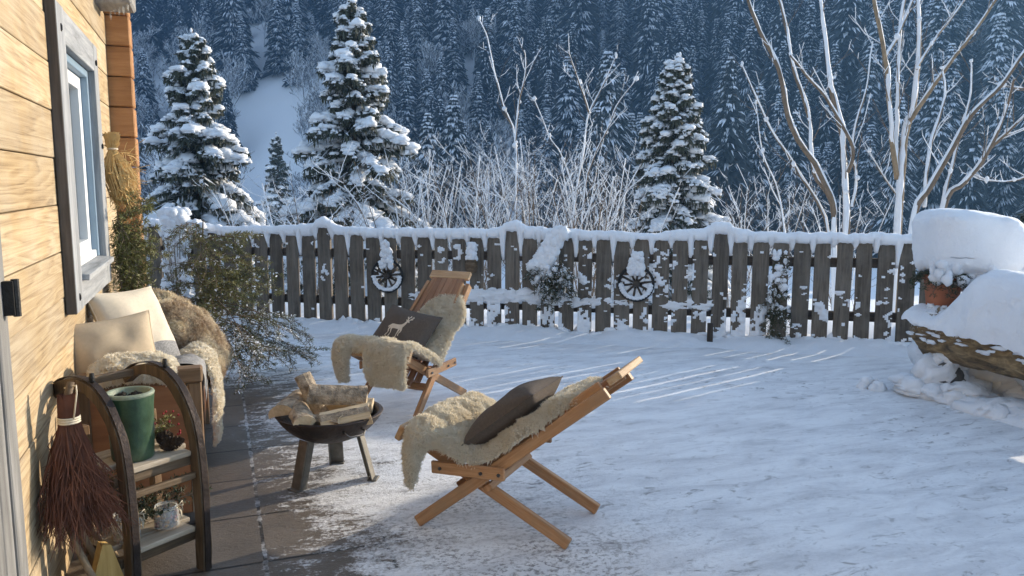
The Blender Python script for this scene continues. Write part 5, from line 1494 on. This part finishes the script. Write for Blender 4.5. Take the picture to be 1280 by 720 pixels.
# ---------------------------------------------------------------- forest on the far slope
def hill_spruce(seed, slim, snow):
    rs = random.Random(seed); u = rs.uniform; mb = MB(); h = 1.0
    mb.tube([V((0, 0, -.05)), V((0, 0, .95))], [.012, .003], 4, 0, False)
    z = .05
    while z < .97:
        f = 1 - z; n = 8 if f > .3 else 6; a0 = u(0, 6)
        for i in range(n):
            a = a0 + 6.283 * (i + u(-.35, .35)) / n; L = 1.2 * slim * f ** .85 * u(.65, 1.2) + .012
            d = V((math.cos(a), math.sin(a), 0)); sd = V((-d.y, d.x, 0)); p = V((0, 0, z))
            tip = p + d * L + V((0, 0, -L * u(.25, .55)))
            mid = p + d * L * .55 + V((0, 0, L * .03))
            w = .30 * L + .006
            mb.add([tuple(p), tuple(mid + sd * w), tuple(tip), tuple(mid - sd * w)], [(0, 1, 2, 3)], 0)
            for s in (-1, 1):                              # hanging fringes
                q = mid + sd * s * w * .7; mb.blade(p.lerp(q, .5), q + d * L * u(.1, .4) + V((0, 0, -u(.02, .04))), .012, V((0, 0, 1)), 0)
                mb.blade(mid.lerp(tip, .3) , mid.lerp(tip, .8) + sd * s * w * .6 + V((0, 0, -u(.01, .035))), .011, V((0, 0, 1)), 0)
            for s in (-1, -.5, 0, .5, 1):                  # snow fingers on the bough
                if rs.random() < snow:
                    e = mid.lerp(tip, u(.5, 1)) + sd * s * w * u(.4, .9) + V((0, 0, .006)); st = p.lerp(mid, u(.3, .8)) + V((0, 0, .008)) + sd * s * w * .3
                    m2 = st.lerp(e, .5) + V((0, 0, .008)); ww = u(.0045, .0105)
                    mb.add([tuple(st), tuple(m2 + sd * ww), tuple(e), tuple(m2 - sd * ww)], [(0, 1, 2, 3)], 1)
        z += u(.022, .036) * (.6 + .6 * f)
    return mb.mesh('hill_spruce', ['hill_needles', 'hill_snow'])
def hill_bare(seed):
    rs = random.Random(seed); u = rs.uniform; mb = MB()
    def g(p, d, L, w, depth):
        e = p + d * L; s = d.orthogonal().normalized()
        s = (s * math.cos(u(0, 6)) + d.cross(s) * math.sin(u(0, 6))).normalized()
        mb.add([tuple(p - s * w), tuple(p + s * w), tuple(e + s * w * .6), tuple(e - s * w * .6)], [(0, 1, 2, 3)], 0 if rs.random() < .55 else 1)
        if depth:
            for i in range(5 if depth > 1 else 5):
                t = u(.3, 1); o = V((u(-1, 1), u(-1, 1), u(-.1, 1))).normalized(); g(p.lerp(e, t), (d * .7 + o * .75).normalized(), L * u(.42, .62), max(.0032, w * .62), depth - 1)
    for i in range(2): g(V((u(-.02, .02), u(-.02, .02), -.03)), V((u(-.12, .12), u(-.12, .12), 1)).normalized(), u(.45, .6), .009, 4)
    return mb.mesh('hill_bare_tree', ['hill_twig', 'hill_snow'])
HS = [hill_spruce(300 + i, sl_, sn) for i, (sl_, sn) in enumerate([(.17, .75), (.20, .82), (.145, .7), (.22, .55), (.18, .28), (.16, 1.0)])]
HB = [hill_bare(400 + i) for i in range(4)]
def proj(p):
    q = p - V((0, 0, H)); z = q.dot(FW); return (640 + F * q.dot(RT) / z, 360 - F * q.dot(UP) / z)
def forest():
    cand = []; D = 74.0
    while D < 230:
        step = 4.6 + D * .006; X = -.70 * D
        while X < .72 * D:
            x_, d_ = X + U(-1.9, 1.9), D + U(-1.9, 1.9); q = cw(x_, d_); z = terrain(q.x, q.y); q.z = z
            cand.append((d_, q)); X += step
        D += step * .9
    ns = nb = 0; rest = []
    for d_, q in sorted(cand, key=lambda c: c[0]):
        x, y = proj(q); az = x - 640
        if x < -160 or x > 1420: continue
        foot = q.z < -3.0
        hgt = (U(12, 19) if R() < .7 else U(8, 27)) * (1.12 if x > 700 else .95); xt, yt = proj(q + V((0, 0, hgt)))
        if yt > 300 or y < -10: continue
        if 296 < x < 372 and y > 118: continue
        if 735 < x < 800 and 128 < y < 232 and abs((x - 735) - (212 - y) * .55) < 26: continue
        bare = (x < 430 and y > 95 and not (280 < x < 400 and y < 125) and R() < .78) or (430 <= x < 640 and y > 190 and R() < .45) or (R() < .05)
        if foot and R() < .45: continue
        dark = noise.noise(V((q.x * .03, q.y * .03, 3))) 
        if bare:
            if nb >= 290: continue
            o = bpy.data.objects.new('bare_tree', random.choice(HB)); nb += 1; s = U(9, 14)
            tag(o, 'frosted leafless tree in blue shade on the far mountainside', 'tree', 'frosted bare trees on the far slope'); sz = (s * U(.8, 1.1), s * U(.8, 1.1), s)
        else:
            pool = [1, 5, 5, 0] if dark > .08 else ([0, 1, 2, 5, 4] if dark > -.15 else [3, 4, 4, 2])
            s = hgt * (U(.65, 1) if foot else 1)
            if ns >= 298 or not (60 < x < 1310): rest.append((q, s, HS[4 if dark < 0 else 0], U(0, 6.28))); continue
            o = bpy.data.objects.new('hill_spruce', HS[random.choice(pool)]); ns += 1
            tag(o, 'snow dusted spruce in blue shade among others on the far mountainside', 'spruce tree', 'snowy spruces on the far slope'); sz = (s * U(.85, 1.1),) * 2 + (s,)
        COL.objects.link(o); o.location = q - V((0, 0, .3)); o.rotation_euler = (U(-.03, .03), U(-.03, .03), U(0, 6.28)); o.scale = sz
    print('forest', ns, nb, len(rest))
    if rest:
        vs, fs, mi = [], [], []; off = 0
        for q, s, me, rot in rest:
            co = np.empty(len(me.vertices) * 3, np.float32); me.vertices.foreach_get('co', co); co = co.reshape(-1, 3) * s
            c, n_ = math.cos(rot), math.sin(rot); r2 = np.stack([co[:, 0] * c - co[:, 1] * n_ + q.x, co[:, 0] * n_ + co[:, 1] * c + q.y, co[:, 2] + q.z - .3], 1)
            vs.append(r2); fs += [tuple(i + off for i in p.vertices) for p in me.polygons]; mi += [p.material_index for p in me.polygons]; off += len(co)
        me = bpy.data.meshes.new('forest'); me.from_pydata(np.concatenate(vs).tolist(), [], fs); me.materials.append(M['hill_needles']); me.materials.append(M['hill_snow'])
        me.polygons.foreach_set('material_index', mi); o = bpy.data.objects.new('forest', me); COL.objects.link(o)
        tag(o, 'dense snowy spruce forest high on the far mountainside', 'forest', kind='stuff')
forest()
